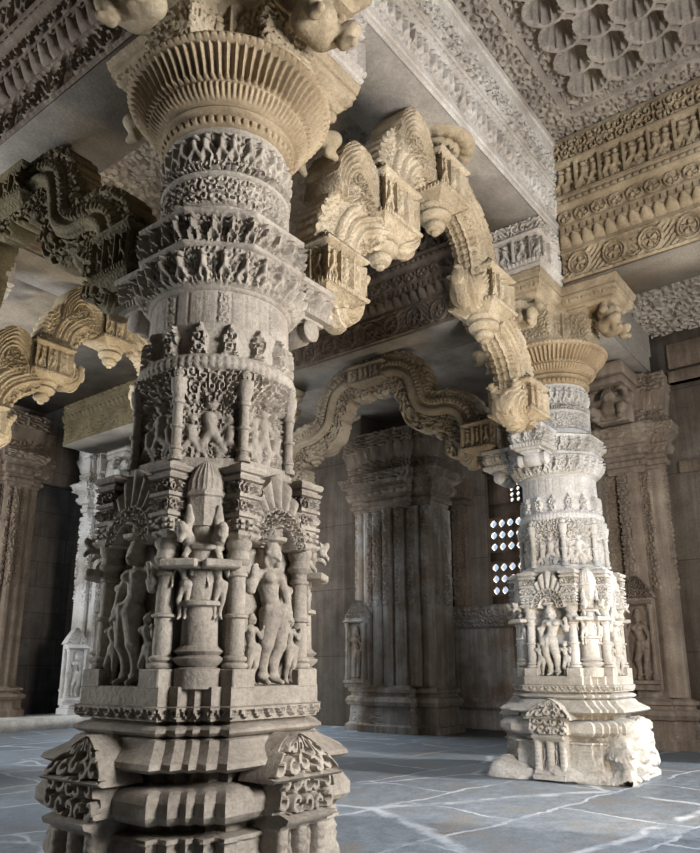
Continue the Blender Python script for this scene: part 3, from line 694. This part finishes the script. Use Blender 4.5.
def arch_meshes():
    R={}
    arcs=[[(1.02,4.02),(.98,4.35),(1.06,4.72),(1.28,4.98),(1.55,5.08),(1.72,5.0),(1.84,4.80)],
          [(1.95,5.25),(1.92,5.6),(2.02,5.95),(2.26,6.22),(2.52,6.30),(2.66,6.20)]]
    R['bands']=[]
    # lower S band: rises from the corbel, swings over, ends in a beast head; upper band likewise towards the crown
    lo=spline([(1.22,4.02),(1.14,4.30),(1.16,4.60),(1.30,4.86),(1.52,5.02),(1.72,5.10)],14)
    hi=spline([(2.06,5.32),(2.00,5.60),(2.06,5.88),(2.22,6.08),(2.42,6.20),(2.62,6.26)],14)
    for nm,pa,cw in(('lo',lo,.40),('hi',hi,.30)):
        R[nm+'band']=sweep(pa,-.14,.13,Wd,side=ribs,sd=.045,top=ribs,td=.03,bot=ribs,bd=.045).mesh('ribbed_band',angle=1.)
        n=int(pa[1][-1]/.07)
        R[nm+'crest']=sweep(pa,.12,.27,Wd*.8,side=lambda s,v,n=n: arab(n,2,4,1.8)(s,v)*.8,sd=.035,top=lambda s,v,n=n: crest(n)(s,v),td=.05).mesh('leafy_crest',angle=1.2)
        L=pa[1]; c=.6+.4*np.abs(np.sin(L/L[-1]*PI*9.0)); dep=.05+.09*np.sin(np.clip(L/L[-1],0,1)*PI*.95)**.7
        R[nm+'web']=sweep(pa,-.13-dep*(.55+.45*c),-.12,Wd*.6,side=lambda s,v: np.maximum(arab(9,3,7,1.8)(s,v),figs(5,.7,4,3)(s,v)),sd=.06,bot=ribs,bd=.035).mesh('cusped_fringe',angle=1.2)
    # figure box at a step, with slab and crest
    b=plan([(-.25,-.24),(.25,-.24),(.25,.24),(-.25,.24)],.010)
    R['box']=loft(b,[(0,-.10),(.04,-.05),(.05,-.02),(.08,0),(.085,.03),(.11,.04),(.13,.03),(.135,-.02),(.48,-.02),(.49,.02),(.51,.05),(.53,.05),(.54,.0),(.60,-.04),(.68,-.10),(.72,-.16)],
        [(.085,.13,dentil(56),.012),(.145,.47,figs(12,.62,6,31,frame=.07),.055),(.54,.70,arab(30,2.5,9),.04)],dz=.010).mesh('figure_box',angle=.9)
    R['pend']=MB().lathe([(-.30,.0),(-.29,.035),(-.27,.045),(-.255,.035),(-.25,.05),(-.24,.085),(-.20,.105),(-.17,.095),(-.155,.08),(-.15,.11),(-.13,.15),(-.09,.17),(-.06,.155),(-.05,.13),(-.04,.17),(-.01,.19),(.03,.18),(.06,.1)],32,rib=16,ribd=.05).mesh('lotus_pendant',angle=.8)
    # low arch: one unbroken wave from corbel to crown
    wv=spline([(1.24,4.02),(1.17,4.35),(1.24,4.66),(1.46,4.84),(1.76,4.88),(1.98,5.02),(2.06,5.28),(2.16,5.52),(2.38,5.66),(2.62,5.68),(2.895,5.68)],12)
    L=wv[1]; cs=np.abs(np.sin(L/L[-1]*PI*7.0))**.6
    R['wband']=sweep(wv,-.02,.12,Wd,side=lambda s,v: np.maximum(flutes(46,.6)(s,v)*(v>.25)*(v<.85),np.exp(-((v-.06)/.06)**2)+np.exp(-((v-.93)/.05)**2)),sd=.05,top=ribs,td=.02).mesh('carved_band',angle=1.)
    R['wrib']=sweep(wv,-.12,-.02,Wd+.02,side=lambda s,v: np.sqrt(np.clip(1-(2*v-1)**2,0,1)),sd=.04,bot=ribs,bd=.02).mesh('plain_roll',angle=1.)
    R['wcrest']=sweep(wv,.11,.22,Wd*.8,side=lambda s,v: arab(34,1.4,4,1.8)(s,v)*.8,sd=.035,top=lambda s,v: crest(34)(s,v),td=.05).mesh('leafy_crest',angle=1.2)
    R['wweb']=sweep(wv,-.12-.26*(.72+.28*cs),-.12,Wd*.55,side=lambda s,v: np.maximum(arab(20,2.6,7,1.8)(s,v),.9*figs(14,.7,5,3)(s,v)),sd=.06,bot=crest(14),bd=.02).mesh('cusped_fringe',angle=1.2)
    # crown gable with concentric ribs
    def crown(s,v):
        x=(s-.5)*2; d=np.hypot(x*1.0,(v-.05)*1.15)
        return np.clip(np.where(d>.55,np.abs(np.sin((d-.55)*PI/.12))**.6,arab(10,8,5)(s,v)),0,1)
    m=MB()
    for q in(-1,1): add(m,panel((0,q*.14,0),(1,0,0),(0,q,0),.6,[(0,.0),(.62,.0)],[(0,.62,crown,.06)],ds=.010,dv=.012,wf=lambda v:.30*np.clip(1-v**2.4,0,1)**.5+.03,skirt=.14))
    R['crown']=m.mesh('ribbed_gable',angle=1)
    return R
AR=arch_meshes()
def low_arch(x0,y0,rz,label,mat):
    t=empty('carved_arch',(x0,y0,0),label,'arch','wavy carved arches between the pillars',rz)
    for mir in(0,1):
        T=(S,0,0) if mir else (0,0,0); rr=PI if mir else 0; X=lambda d: S-d if mir else d
        for k,n in(('wband','carved_band'),('wrib','plain_roll'),('wcrest','leafy_crest'),('wweb','cusped_fringe')): link(AR[k],n,mat,t,T,rr)
        link(AR['box'],'figure_box',mat,t,(X(1.0),0,4.0),rr).scale=(.8,1,.85)
        link(F_mak,'beast_head',mat,t,(X(1.26),0,4.08),PI if mir else 0).scale=(.9,1.1,1.)
        link(AR['pend'],'lotus_pendant',mat,t,(X(1.70),0,4.60),rr).scale=(.8,.8,.7)
    link(AR['box'],'figure_box',mat,t,(S/2,0,5.46)).scale=(1.15,1,.66)
    return t
def arch(x0,y0,rz,label,mat,low=False):
    t=empty('carved_arch',(x0,y0,0),label,'arch','wavy carved arches between the pillars',rz)
    if low: t.scale=(1,1,.745); t.location.z=4.0*(1-.745)
    for mir in(0,1):
        T=(S,0,0) if mir else (0,0,0); rr=PI if mir else 0
        for k,n in(('loband','ribbed_band'),('hiband','ribbed_band'),('locrest','leafy_crest'),('hicrest','leafy_crest'),('loweb','cusped_fringe'),('hiweb','cusped_fringe')):
            link(AR[k],n,mat,t,T,rr)
        X=lambda d: S-d if mir else d
        link(AR['box'],'figure_box',mat,t,(X(1.88),0,5.02),rr)
        link(AR['pend'],'lotus_pendant',mat,t,(X(1.88),0,5.03),rr)
        
        if not mir:
            link(AR['crown'],'ribbed_gable',mat,t,(X(1.36),0,5.02),rr); link(AR['crown'],'ribbed_gable',mat,t,(X(2.30),0,6.02),rr)
        link(AR['box'],'figure_box',mat,t,(X(1.06),0,4.0),rr).scale=(.9,1,.85)
        link(F_mak,'beast_head',mat,t,(X(1.30),0,4.16),PI if mir else 0).scale=(1.15,1.25,1.3)
        link(F_mak,'beast_head',mat,t,(X(2.12),0,5.28),PI if not mir else 0).scale=(1.15,1.25,1.2)
    link(AR['box'],'figure_box',mat,t,(S/2,0,5.88)); link(AR['pend'],'lotus_pendant',mat,t,(S/2,0,5.90))
    return t
arch(0,0,0,'large golden wavy arch rising from the near pillar to the pale right pillar',M['arch'])
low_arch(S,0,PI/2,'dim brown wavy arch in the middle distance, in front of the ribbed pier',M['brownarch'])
arch(0,S,0,'bright cream wavy arch at the left edge behind the dark arch',M['arch'])
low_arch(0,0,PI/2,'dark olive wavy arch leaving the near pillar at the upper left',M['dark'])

# ------------------------------------------------------------------ beams
def beam(name,p0,p1,z0,label,bands,prof,bot,mat,smat,w=.40,group='stone beams above the pillars',ds=.014,ends=0.,sides=(1,1),z1=8.05):
    a=np.array(p0,float); b=np.array(p1,float); L=np.linalg.norm(b-a); u=(b-a)/L; n=np.array([u[1],-u[0]])
    mid=(a+b)/2; t=empty(name,(mid[0],mid[1],z0),label,'beam',group)
    for q,on in zip((1,-1),sides):
        O=(n[0]*(w-.06)*q,n[1]*(w-.06)*q,0)
        if on:
            m=panel(O,(u[0],u[1],0),(n[0]*q,n[1]*q,0),L,[(z-z0,o+.06) for z,o in prof],[(z-z0,zz-z0,f(L),d) for z,zz,f,d in bands],ds=ds,dv=.013,skirt=.08)
            m.build('carved_face',mat,t,angle=.9)
    m=MB(); ex=L/2
    m.box(-ex,ex,-w-.001,w+.001,-.006,.03); m.box(-ex,ex,-w+.05,w-.05,.03,z1-z0-.02)
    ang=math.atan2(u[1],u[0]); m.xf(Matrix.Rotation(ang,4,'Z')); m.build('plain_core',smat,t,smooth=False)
    return t
n_=lambda k: (lambda L: max(1,round(L/k)))
def B(f,cell,*a): return lambda L: f(max(1,round(L/cell)),*a)
LOWB=[(6.02,6.42,B(scroll,.42),.05),(6.50,6.62,B(petals,.15),.075),(6.66,6.74,B(dentil,.09),.025),(6.78,6.98,B(medal,.22),.05),(7.06,7.14,B(beads,.09),.03),
      (7.22,7.62,lambda L: figs(max(1,round(L/.30)),.62,6,5,frame=.07,pair=True),.085),(7.72,7.96,lambda L: arab(max(1,round(L/.12)),2,3),.06)]
LOWP=[(5.975,0),(6.01,0),(6.02,-.02),(6.42,-.02),(6.425,.015),(6.46,.015),(6.465,-.01),(6.50,.0),(6.62,.06),(6.63,.08),(6.655,.08),(6.66,.04),(6.74,.04),(6.75,.07),(6.77,.07),(6.78,.045),(6.98,.045),(6.99,.09),(7.03,.13),(7.05,.13),(7.06,.09),(7.14,.09),(7.15,.12),(7.19,.12),(7.20,.04),(7.62,.04),(7.64,.09),(7.68,.11),(7.70,.11),(7.71,.05),(7.96,.08),(7.98,.11),(8.04,.11)]
jn=lambda f,L: (lambda s,v,**k: np.where(np.abs(((s*L/.92)%1)-.5)>.488,-.6,f(s,v)))
HIB=[(6.90,7.24,lambda L: jn(figs(max(1,round(L/.24)),.62,6,15,pair=True),L),.08),(7.30,7.38,B(beads,.09),.025),(7.44,7.80,lambda L: arab(max(1,round(L/.13)),3,13),.06)]
HIP=[(6.65,0),(6.70,0),(6.71,.02),(6.76,.02),(6.77,.035),(6.84,.035),(6.86,.0),(6.90,-.01),(7.24,-.01),(7.25,.03),(7.28,.04),(7.29,.02),(7.38,.02),(7.39,.05),(7.42,.05),(7.43,.01),(7.80,.01),(7.82,.05),(7.88,.07),(7.95,.07),(7.96,.10),(8.04,.10)]
beam('stone_beam',(-.0,0),(S,0),6.65,'whitened high beam overhead from the near pillar to the right pillar',HIB,HIP,6.65,M['face'],M['soffit'])
beam('stone_beam',(S,-4.4),(S,-.42),5.975,'beam with a vine scroll running off the right edge from the right pillar',LOWB,LOWP,5.975,M['ochre'],M['soffit'])
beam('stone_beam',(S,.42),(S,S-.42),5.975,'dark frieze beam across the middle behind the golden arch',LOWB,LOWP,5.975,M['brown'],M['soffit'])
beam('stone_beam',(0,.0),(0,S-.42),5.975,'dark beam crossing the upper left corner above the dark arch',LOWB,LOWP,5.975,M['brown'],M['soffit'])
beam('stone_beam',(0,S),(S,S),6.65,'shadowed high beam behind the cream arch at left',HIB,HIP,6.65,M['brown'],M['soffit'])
beam('stone_beam',(S+.42,0),(9.2,0),5.975,'short plain beam from the right pillar back to the wall pilaster',[],[(5.975,0),(6.3,0),(6.31,.03),(6.9,.03),(8.04,.03)],5.975,M['soffit'],M['soffit'])
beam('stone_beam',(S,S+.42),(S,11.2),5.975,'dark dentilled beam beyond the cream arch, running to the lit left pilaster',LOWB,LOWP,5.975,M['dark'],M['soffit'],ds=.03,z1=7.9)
# flower medallion under the high beam
def rosette():
    m=MB(); n=64; th=np.arange(n)/n*2*PI; P=[]
    for r,z,d in((.02,-.09,0),(.07,-.09,.1),(.10,-.07,.0),(.11,-.03,0),(.16,-.06,.12),(.20,-.075,.12),(.23,-.05,.08),(.25,-.02,0),(.30,-.05,.06),(.36,-.055,.06),(.40,-.03,.03),(.42,.01,0)):
        rr=r*(1+d*np.cos(th*16)*.5); P.append(np.stack([rr*np.cos(th),rr*np.sin(th),z+.012*np.cos(th*16)*(d>0)],-1))
    m.grid(np.array(P),cv=True); return m
tag(rosette().build('lotus_medallion',M['ochre'],None,loc=(2.93,-.03,6.648)),'round lotus medallion on the grey underside of the high beam','medallion')

# ------------------------------------------------------------------ ceilings
def ceiling_carved(x0,x1,y0,y1,z,cx,cy,sx,sy,ds,mat,parent):
    """coffered field: L-shaped bands that follow the corner (cx,cy), then rows of ribbed cusps"""
    X,Y=np.meshgrid(np.arange(x0,x1+ds,ds),np.arange(y0,y1+ds,ds),indexing='ij')
    dx=(cx-X)*sx; dy=(cy-Y)*sy; d=np.minimum(dx,dy); e=np.where(dx<dy,dy,dx)
    Z=np.zeros_like(X); ar=arab(1,1,3,1.9)
    def band(a,b,base,f,amp):
        m=(d>=a)&(d<b); Z[m]=base-f(e[m],(d[m]-a)/(b-a))*amp
    band(-9,.10,.0,lambda s,v:0*s,0)
    band(.10,.40,.03,lambda s,v:arab(7,2,1,1.8)(s,v),.05)
    band(.40,.46,.0,lambda s,v:0*s,0); band(.46,.66,.10,lambda s,v:arab(8,1.6,2,1.8)(s,v),.05)
    band(.66,.70,.06,lambda s,v:0*s,0); band(.70,.84,.13,lambda s,v: np.where(((s*1.1)%1)<.08,1.4,arab(9,2,6,1.8)(s,v)),.05)
    band(.96,9,.16,lambda s,v:.4*arab(6,6,8,1.8)(s,v*8),.06)
    # cusps
    cen=[]
    r=.205
    for row,(ins,st) in enumerate(((.86,.0),(1.24,.25),(1.62,.0),(2.0,.25),(2.4,0))):
        for k in range(0,8): 
            cen.append((ins,ins+.43*k)); 
            if k: cen.append((ins+.43*k,ins))
    for a,b in cen:
        px=cx-sx*a; py=cy-sy*b; q=np.hypot(X-px,Y-py); th=np.arctan2(Y-py,X-px); qe=q*(1+.38*np.exp(-(np.sin(th*5)/.33)**2)*np.clip(1.15-q/r,0,1)**.3)
        m=q<r+.05
        inn=m&(q<r); t=np.sqrt(np.clip(1-(qe/r)**2,0,1))
        Z[inn]=(.0+.36*t**.9)[inn]
        rim=m&(q>=r); Z[rim]=np.minimum(Z[rim],-.01)
        
    P=np.stack([X,Y,z+Z],-1); m=MB(); m.grid(P,flip=True); return m.build('carved_coffer',mat,parent,angle=1.1)
cm=MB(); cm.box(-7,S+.3,-6.5,-.3,8.75,8.95)
CE=cm.build('ceiling',M['ceil'],None,smooth=False); tag(CE,'carved stepped ceiling above the aisle',None,None,'structure')
ceiling_carved(1.0,S-.36,-3.6,-.36,8.08,S-.36,-.36,1,1,.0135,M['ceil'],CE)
def plainceil(n,x0,x1,y0,y1,z,fn=None,ds=.03):
    m=MB()
    if fn:
        X,Y=np.meshgrid(np.arange(x0,x1,ds),np.arange(y0,y1,ds),indexing='ij'); Z=fn(X,Y)
        m.grid(np.stack([X,Y,z-Z],-1),flip=True); m.box(x0,x1,y0,y1,z+.02,z+.3)
    else: m.box(x0,x1,y0,y1,z,z+.3)
    o=m.build(n,M['ceil'],None,smooth=bool(fn)); o['kind']='structure'; return o
def cof(X,Y):
    a=arab(5,5,3,1.9)(X,Y); g=np.minimum(np.abs(((X/.9)%1)-.5),np.abs(((Y/.9)%1)-.5)); return np.where(g>.44,.10,.05*a)
plainceil('ceiling_aisle',S+.42,9.4,-4.9,-.42,6.75,cof)
plainceil('ceiling_nave',.3,S-.3,.3,S-.3,8.16,cof,.04)
plainceil('ceiling_rear_aisle',S+.42,11.6,.42,12,6.75)
plainceil('ceiling_left_aisle',-7,-.3,-.3,13,8.1,lambda X,Y: cof(X,Y)+.25*(X<-.7)*0,.04)
plainceil('ceiling_left_rear',-.3,S-.42,S+.42,12,6.9)
plainceil('ceiling_near_aisle',S-.3,9.9,-6.6,-4.9,6.8)

# ------------------------------------------------------------------ room shell
def struct(name,boxes,mat,bev=0):
    m=MB()
    for b in boxes: m.box(*b,bev)
    o=m.build(name,mat,None,smooth=False); o['kind']='structure'; return o
struct('floor',[(-14,16,-14,16,-.2,0)],M['floor'])
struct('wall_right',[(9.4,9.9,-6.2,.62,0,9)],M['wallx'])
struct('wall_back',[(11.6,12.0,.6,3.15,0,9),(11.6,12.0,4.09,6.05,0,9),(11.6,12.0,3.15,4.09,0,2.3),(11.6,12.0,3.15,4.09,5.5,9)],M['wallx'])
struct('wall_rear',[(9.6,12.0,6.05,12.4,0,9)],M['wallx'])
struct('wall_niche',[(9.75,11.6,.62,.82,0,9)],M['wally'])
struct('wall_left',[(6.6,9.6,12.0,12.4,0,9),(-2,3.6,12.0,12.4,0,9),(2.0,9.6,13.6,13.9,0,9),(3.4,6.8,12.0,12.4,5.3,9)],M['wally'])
struct('wall_front_sun_mask',[(-7.5,4.4,-6.6,-6.2,0,9),(4.4,9.9,-6.6,-6.2,5.2,9)],M['wally'])  # unseen wall, opening shaped so the sun reaches only the right pillar
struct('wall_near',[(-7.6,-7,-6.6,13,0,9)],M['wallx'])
struct('trim_1',[(9.28,9.4,-7,-.65,4.25,4.45),(9.22,9.4,-7,-.65,5.78,5.98),(9.30,9.4,-7,-.65,6.05,6.5)],M['brown'],.02)

# pierced window
def jali():
    m=MB(); y0,y1,z0,z1=3.12,4.12,2.3,5.5; x=11.72
    rows=[(4.66,5.3,5,3,'slots'),(3.72,4.44,3,4,''),(2.78,3.52,3,4,'')]
    fr=[]; # bars around blocks of holes
    zc=[2.3]
    def holes(za,zb,nr,nc,ya,yb):
        hz=(zb-za)/nr; hy=(yb-ya)/nc; K=8
        for i in range(nr):
            for j in range(nc):
                cy=ya+(j+.5)*hy; cz=za+(i+.5)*hz; rad=.40*min(hy,hz)*1.04
                a=np.arange(4*K)/(4*K)*2*PI+PI/4*0
                sq=np.stack([np.cos(a),np.sin(a)],-1); sq=sq/np.abs(sq).max(1)[:,None]*[hy/2,hz/2]
                ci=np.stack([np.cos(a),np.sin(a)],-1)*rad*(1-.12*np.abs(np.sin(2*a))[:,None])
                G=[]
                for xx,pp in((x,sq),(x,ci),(x+.10,ci),(x+.10,sq)):
                    G.append(np.stack([xx+0*a,cy+pp[:,0],cz+pp[:,1]],-1))
                m.grid(np.array(G),cv=True)
    holes(3.66,4.44,3,4,3.22,4.03); holes(2.70,3.46,3,4,3.22,4.03)
    holes(4.75,5.35,5,2,3.22,3.52)
    for b in((x,x+.1,y0,3.22,z0,z1),(x,x+.1,4.03,y1,z0,z1),(x,x+.1,3.22,4.03,z0,2.70),(x,x+.1,3.22,4.03,3.46,3.66),(x,x+.1,3.22,4.03,4.44,4.75),(x,x+.1,3.22,4.03,5.35,z1),(x,x+.1,3.52,4.03,4.75,5.35)): m.box(*b)
    o=m.build('window_1',M['brown'],None,smooth=False); o['kind']='structure'; tag(o,'pierced stone lattice window with rows of bright diamond holes'); return o
jali()

# ------------------------------------------------------------------ wall pilasters
def mini_niche(parent,loc,rz,mat,W=.42,H=1.5,fig=True):
    W=.50
    m=MB()
    add(m,panel((0,0,0),(1,0,0),(0,-1,0),W,[(-.14,.14),(-.06,.14),(-.05,.20),(0,.20),(.01,.05)],[],skirt=.02))
    for q in(-1,1): add(m,MB().lathe([(0,.045),(.08,.045),(.09,.03),(.3,.03),(.5*H,.028),(.52*H,.04),(.54*H,.028),(.9*H,.028),(.95*H,.045),(H,.05)],12,cx=q*(W/2-.05),cy=-.13))
    m.box(-W/2,W/2,-.05,0.02,0,H)
    add(m,panel((0,0,0),(1,0,0),(0,-1,0),W,[(H,.18),(H+.03,.22),(H+.05,.20),(H+.06,.14),(H+.10,.14)],[],skirt=.02))
    add(m,panel((0,0,0),(1,0,0),(0,-1,0),W,[(H+.10,.10),(H+.46,.04)],[(H+.10,H+.46,arab(6,5,3),.04)],ds=.012,dv=.012,wf=lambda v:(W/2+.02)*np.clip(1-v,0,1)**.8+.02,skirt=.04))
    f=m.build('figure_niche',mat,parent,loc=loc,rz=rz,angle=.7)
    g=link(F_god,'standing_figure',mat,f,(0,-.09,.02)); g.scale=(H/.9*1.0,H/.9*.9,H/.88)
    return f
def pilaster(name,label,loc,rz,W,D,H,mat,bmat,nribs,niche_at=(),caparm=True,sides=True,base=.8,deep=0):
    """wall pier, front = -y, stepped ribs, moulded base, capital and bracket"""
    t=empty(name,loc,label,'pilaster','ribbed pilasters of the hall wall',rz)
    # ribbed front plan
    bk=0.0 if not deep else deep
    pts=[(-W/2,bk),(-W/2,-D*.55)]; n=nribs; k=W/n
    for i in range(n):
        x0=-W/2+i*k; x1=x0+k; dd=D*(.55+.45*math.sin((i+.5)/n*PI)) 
        pts+=[(x0+.1*k,-dd),(x0+.35*k,-dd-.035),(x0+.65*k,-dd-.035),(x1-.1*k,-dd)]
        if i<n-1: pts+=[(x1,-dd+.05)]
    pts+=[(W/2,-D*.55),(W/2,bk)]
    pl=plan(pts,.03)
    zc=H-1.65
    loft(pl,[(base,0),(zc,0)],[(zc*.55,zc,lambda s,v:arab(int(W*26),int((zc*.45)/.09),4,1.7)(s,v)*((np.floor(s*nribs*5)%2)==0),.028)],dz=.022).build('ribbed_shaft',mat,t,angle=.6)
    sq=plan([(-W/2,bk-.12),(-W/2,-D*.62),(-W/4,-D*.62),(-W/4,-D*1.02),(W/4,-D*1.02),(W/4,-D*.62),(W/2,-D*.62),(W/2,bk-.12)],.03)
    loft(sq,[(0,.16),(.12,.16),(.14,.12),(.16,.10),(base*.55,.08),(base*.57,.13),(base*.66,.16),(base*.74,.13),(base*.78,.07),(base*.84,.07),(base*.86,.11),(base*.93,.11),(base*.97,.04),(base+.01,.0)],
         [(.16,base*.55,lambda s,v: arab(int(W*10),3,5,1.6)(s,v)*(np.floor(s*22)%3==0),.02)],dz=.02).build('moulded_base',bmat,t,angle=.6)
    loft(sq,[(zc-.02,.0),(zc+.04,.03),(zc+.08,.03),(zc+.09,.06),(zc+.18,.08),(zc+.20,.05),(zc+.26,.05),(zc+.28,.10),(zc+.36,.16),(zc+.42,.16),(zc+.44,.12),(zc+.50,.12),(zc+.56,.20),(zc+.72,.26),(zc+.75,.26),(zc+.78,.1),(zc+1.0,.10),(zc+1.05,.14),(zc+1.10,.14),(zc+1.3,.17),(zc+1.62,.17)],
         [(zc+.09,zc+.18,petals(int(W*30)),.02),(zc+.50,zc+.56,dentil(int(W*30)),.02),(zc+.78,zc+1.0,lambda s,v:arab(int(W*18),2,6)(s,v),.04),(zc+.56,zc+.72,lambda s,v:arab(int(W*20),1.5,9)(s,v),.03),(zc+1.3,zc+1.62,lambda s,v:arab(int(W*14),2.4,2)(s,v),.04),(zc+.28,zc+.36,petals(int(W*22)),.03)],dz=.02).build('capital',M['brown'] if mat is M['brownlit'] else mat,t,angle=.6)
    if caparm:
        m=MB(); m.box(-W*.34,W*.34,-D-.95,0,zc+1.42,zc+1.62,.02); m.box(-W*.30,W*.30,-D-.85,0,zc+1.30,zc+1.42,.02); m.box(-W*.24,W*.24,-D-.45,0,zc+.78,zc+1.3,.02)
        m.build('bracket_arm',mat,t,smooth=False); 
        g=link(F_dwarf,'bracket_figure',mat,t,(0,-D-.52,zc+.72)); g.scale=(.95,.95,.92)
    for (nx,nz,nh) in niche_at: mini_niche(t,(nx,-D*1.02,nz),0,mat,H=nh)
    return t
pilaster('wall_pilaster','pilaster on the right wall with a standing figure in a small niche',(9.39,.12,0),-PI/2,1.10,.34,5.97,M['brown'],M['brown'],3,niche_at=((0,.80+.2,1.15),),base=.75)
for i,yy in enumerate((.86,1.02)):
    pass
pilaster('wall_pilaster','broad ribbed pier under the dim arch, pale daylight painted into its stone colour',(9.43,4.90,0),-PI/2,1.85,.50,5.97,M['brownlit'],M['brownlit'],7,niche_at=((-.70,.95,1.1),),caparm=False,base=.85,deep=.45)
pilaster('wall_pilaster','sunlit cream pilaster with a white base at the left, past the step',(6.62,11.6,0.22),0,.72,.40,5.97,M['pale'],M['pale'],4,niche_at=((-.5,.35,1.0),),base=.75)
pilaster('wall_pilaster','carved dark brown door jamb at the far left edge',(4.70,11.97,0.22),0,1.0,.35,6.4,M['brown'],M['brown'],5,caparm=False,base=.6)
# slim paired shafts left of the right pilaster
t=empty('slim_shaft',(9.3,1.06,0),'pair of slim ringed dark shafts between the pale pillar and right pilaster','shaft')
for dy in(0,.20):
    p=[(0,.11),(.5,.11)]
    for k in range(7): z=.5+k*.62; p+=[(z,.075),(z+.5,.07),(z+.51,.095),(z+.58,.095)]
    p+=[(4.9,.12),(5.3,.14),(6.0,.14)]
    MB().lathe(p,18,cx=0,cy=dy).build('ringed_shaft',M['brown'],t,angle=.5)

# bench back below the lattice window
t=empty('window_bench',(11.1,4.0,0),'stone bench with sloping carved back under the lattice window','bench')
loft(plan([(-.25,-.85),(.25,-.85),(.25,1.0),(-.25,1.0)],.02),[(0,.10),(.35,.10),(.42,.16),(.5,.12),(.6,.0),(1.98,-.04)],[],dz=.03).build('dado',M['brownlit'],t,angle=.6)
loft(plan([(-.30,-.95),(.30,-.95),(.30,1.08),(-.30,1.08)],.02),[(1.98,-.04),(2.02,.02),(2.05,.02),(2.10,.08),(2.34,.20),(2.40,.20),(2.44,.14)],[(2.05,2.34,lambda s,v:arab(40,2,4)(s,v),.03)],dz=.015).build('sloping_back',M['brownlit'],t,angle=.6)
# raised threshold
tag(MB().box(1.5,9.3,10.6,11.99,0,.22).build('stone_threshold',M['pale'],None,smooth=False),'low pale stone step along the floor at the far left','step')
# side post of the window recess with small capital
t=empty('window_post',(11.35,4.55,0),'tall thin post with a small capital left of the lattice window','post')
loft(plan([(-.12,-.14),(.12,-.14),(.12,.14),(-.12,.14)],.02),[(2.3,0),(4.75,0),(4.76,.04),(4.82,.08),(4.88,.03),(4.9,.08),(5.1,.16),(5.3,.16)],[(2.5,4.7,arab(10,22,4,1.7),.02)],dz=.02).build('post_shaft',M['brown'],t,angle=.6)

# ------------------------------------------------------------------ light, sky, camera
W=bpy.data.worlds.new('World'); bpy.context.scene.world=W; W.use_nodes=True
bg=W.node_tree.nodes['Background']; bg.inputs[0].default_value=(.62,.78,1,1); bg.inputs[1].default_value=.6
def light(kind,name,loc,tgt,e,col,size=None,**k):
    l=bpy.data.lights.new(name,kind); l.energy=e; l.color=col
    if size:
        if kind=='AREA': l.shape='RECTANGLE'; l.size,l.size_y=size
        elif kind=='SUN': l.angle=size
        else: l.shadow_soft_size=size
    o=bpy.data.objects.new(name,l); C.objects.link(o); o.location=loc
    d=Vector(tgt)-Vector(loc); o.rotation_euler=d.to_track_quat('-Z','Y').to_euler(); return o
sd=Vector((.15,.90,-.42))
light('SUN','sun',(0,-10,10),Vector((0,-10,10))+Vector((-.30,.90,-.42)),3.4,(1,.95,.88),.03)
light('AREA','side_fill',(.8,-6.0,3.2),(1.5,0,2.8),560,(.97,.97,1),(1.6,2.2))  # added area fill standing in for side daylight; the wall behind is solid
light('AREA','aisle_daylight',(7.2,-6.0,2.8),(6.5,0,2.8),110,(.95,.97,1),(2,3))
light('AREA','warm_fill',(3.4,-2.6,.35),(4.2,0,5.6),95,(1,.76,.46),(.35,.35))  # added warm area fill, low and out of frame, aimed up at the arch
light('AREA','rear_fill',(8.4,9.4,3.5),(6,5,1),260,(.85,.93,1),(3,3))  # added area fill inside the rear aisle, away from any opening
light('AREA','left_fill',(-4.5,9.5,3.2),(9,5.2,2.2),850,(.93,.96,1),(2.5,3))  # added fill to brighten the ribbed pier; no opening on this side
o=light('SPOT','bay_arch_fill',(3.4,1.6,.3),(1.3,5.8,5.6),1000,(1,.88,.66),.15); o.data.spot_size=math.radians(46); o.data.spot_blend=.6  # unseen spot added inside the bay to brighten the cream arch
light('AREA','window_daylight',(13.2,3.7,4),(9,3.7,2.5),600,(1,1,1),(2.5,3))

cam=bpy.data.cameras.new('cam'); co=bpy.data.objects.new('camera',cam); C.objects.link(co)
co.location=(-3.08,-3.508,1.2); yaw,pt=.661,.250
fw=Vector((math.cos(yaw)*math.cos(pt),math.sin(yaw)*math.cos(pt),math.sin(pt)))
co.rotation_euler=fw.to_track_quat('-Z','Y').to_euler()
cam.sensor_fit='VERTICAL'; cam.sensor_height=24; cam.lens=735.36*24/853; cam.shift_y=(479.3-426.5)/853; cam.clip_start=.02
sc=bpy.context.scene; sc.camera=co
sc.view_settings.view_transform='Standard'; sc.view_settings.look='None'; sc.view_settings.gamma=1; sc.view_settings.exposure=0.45
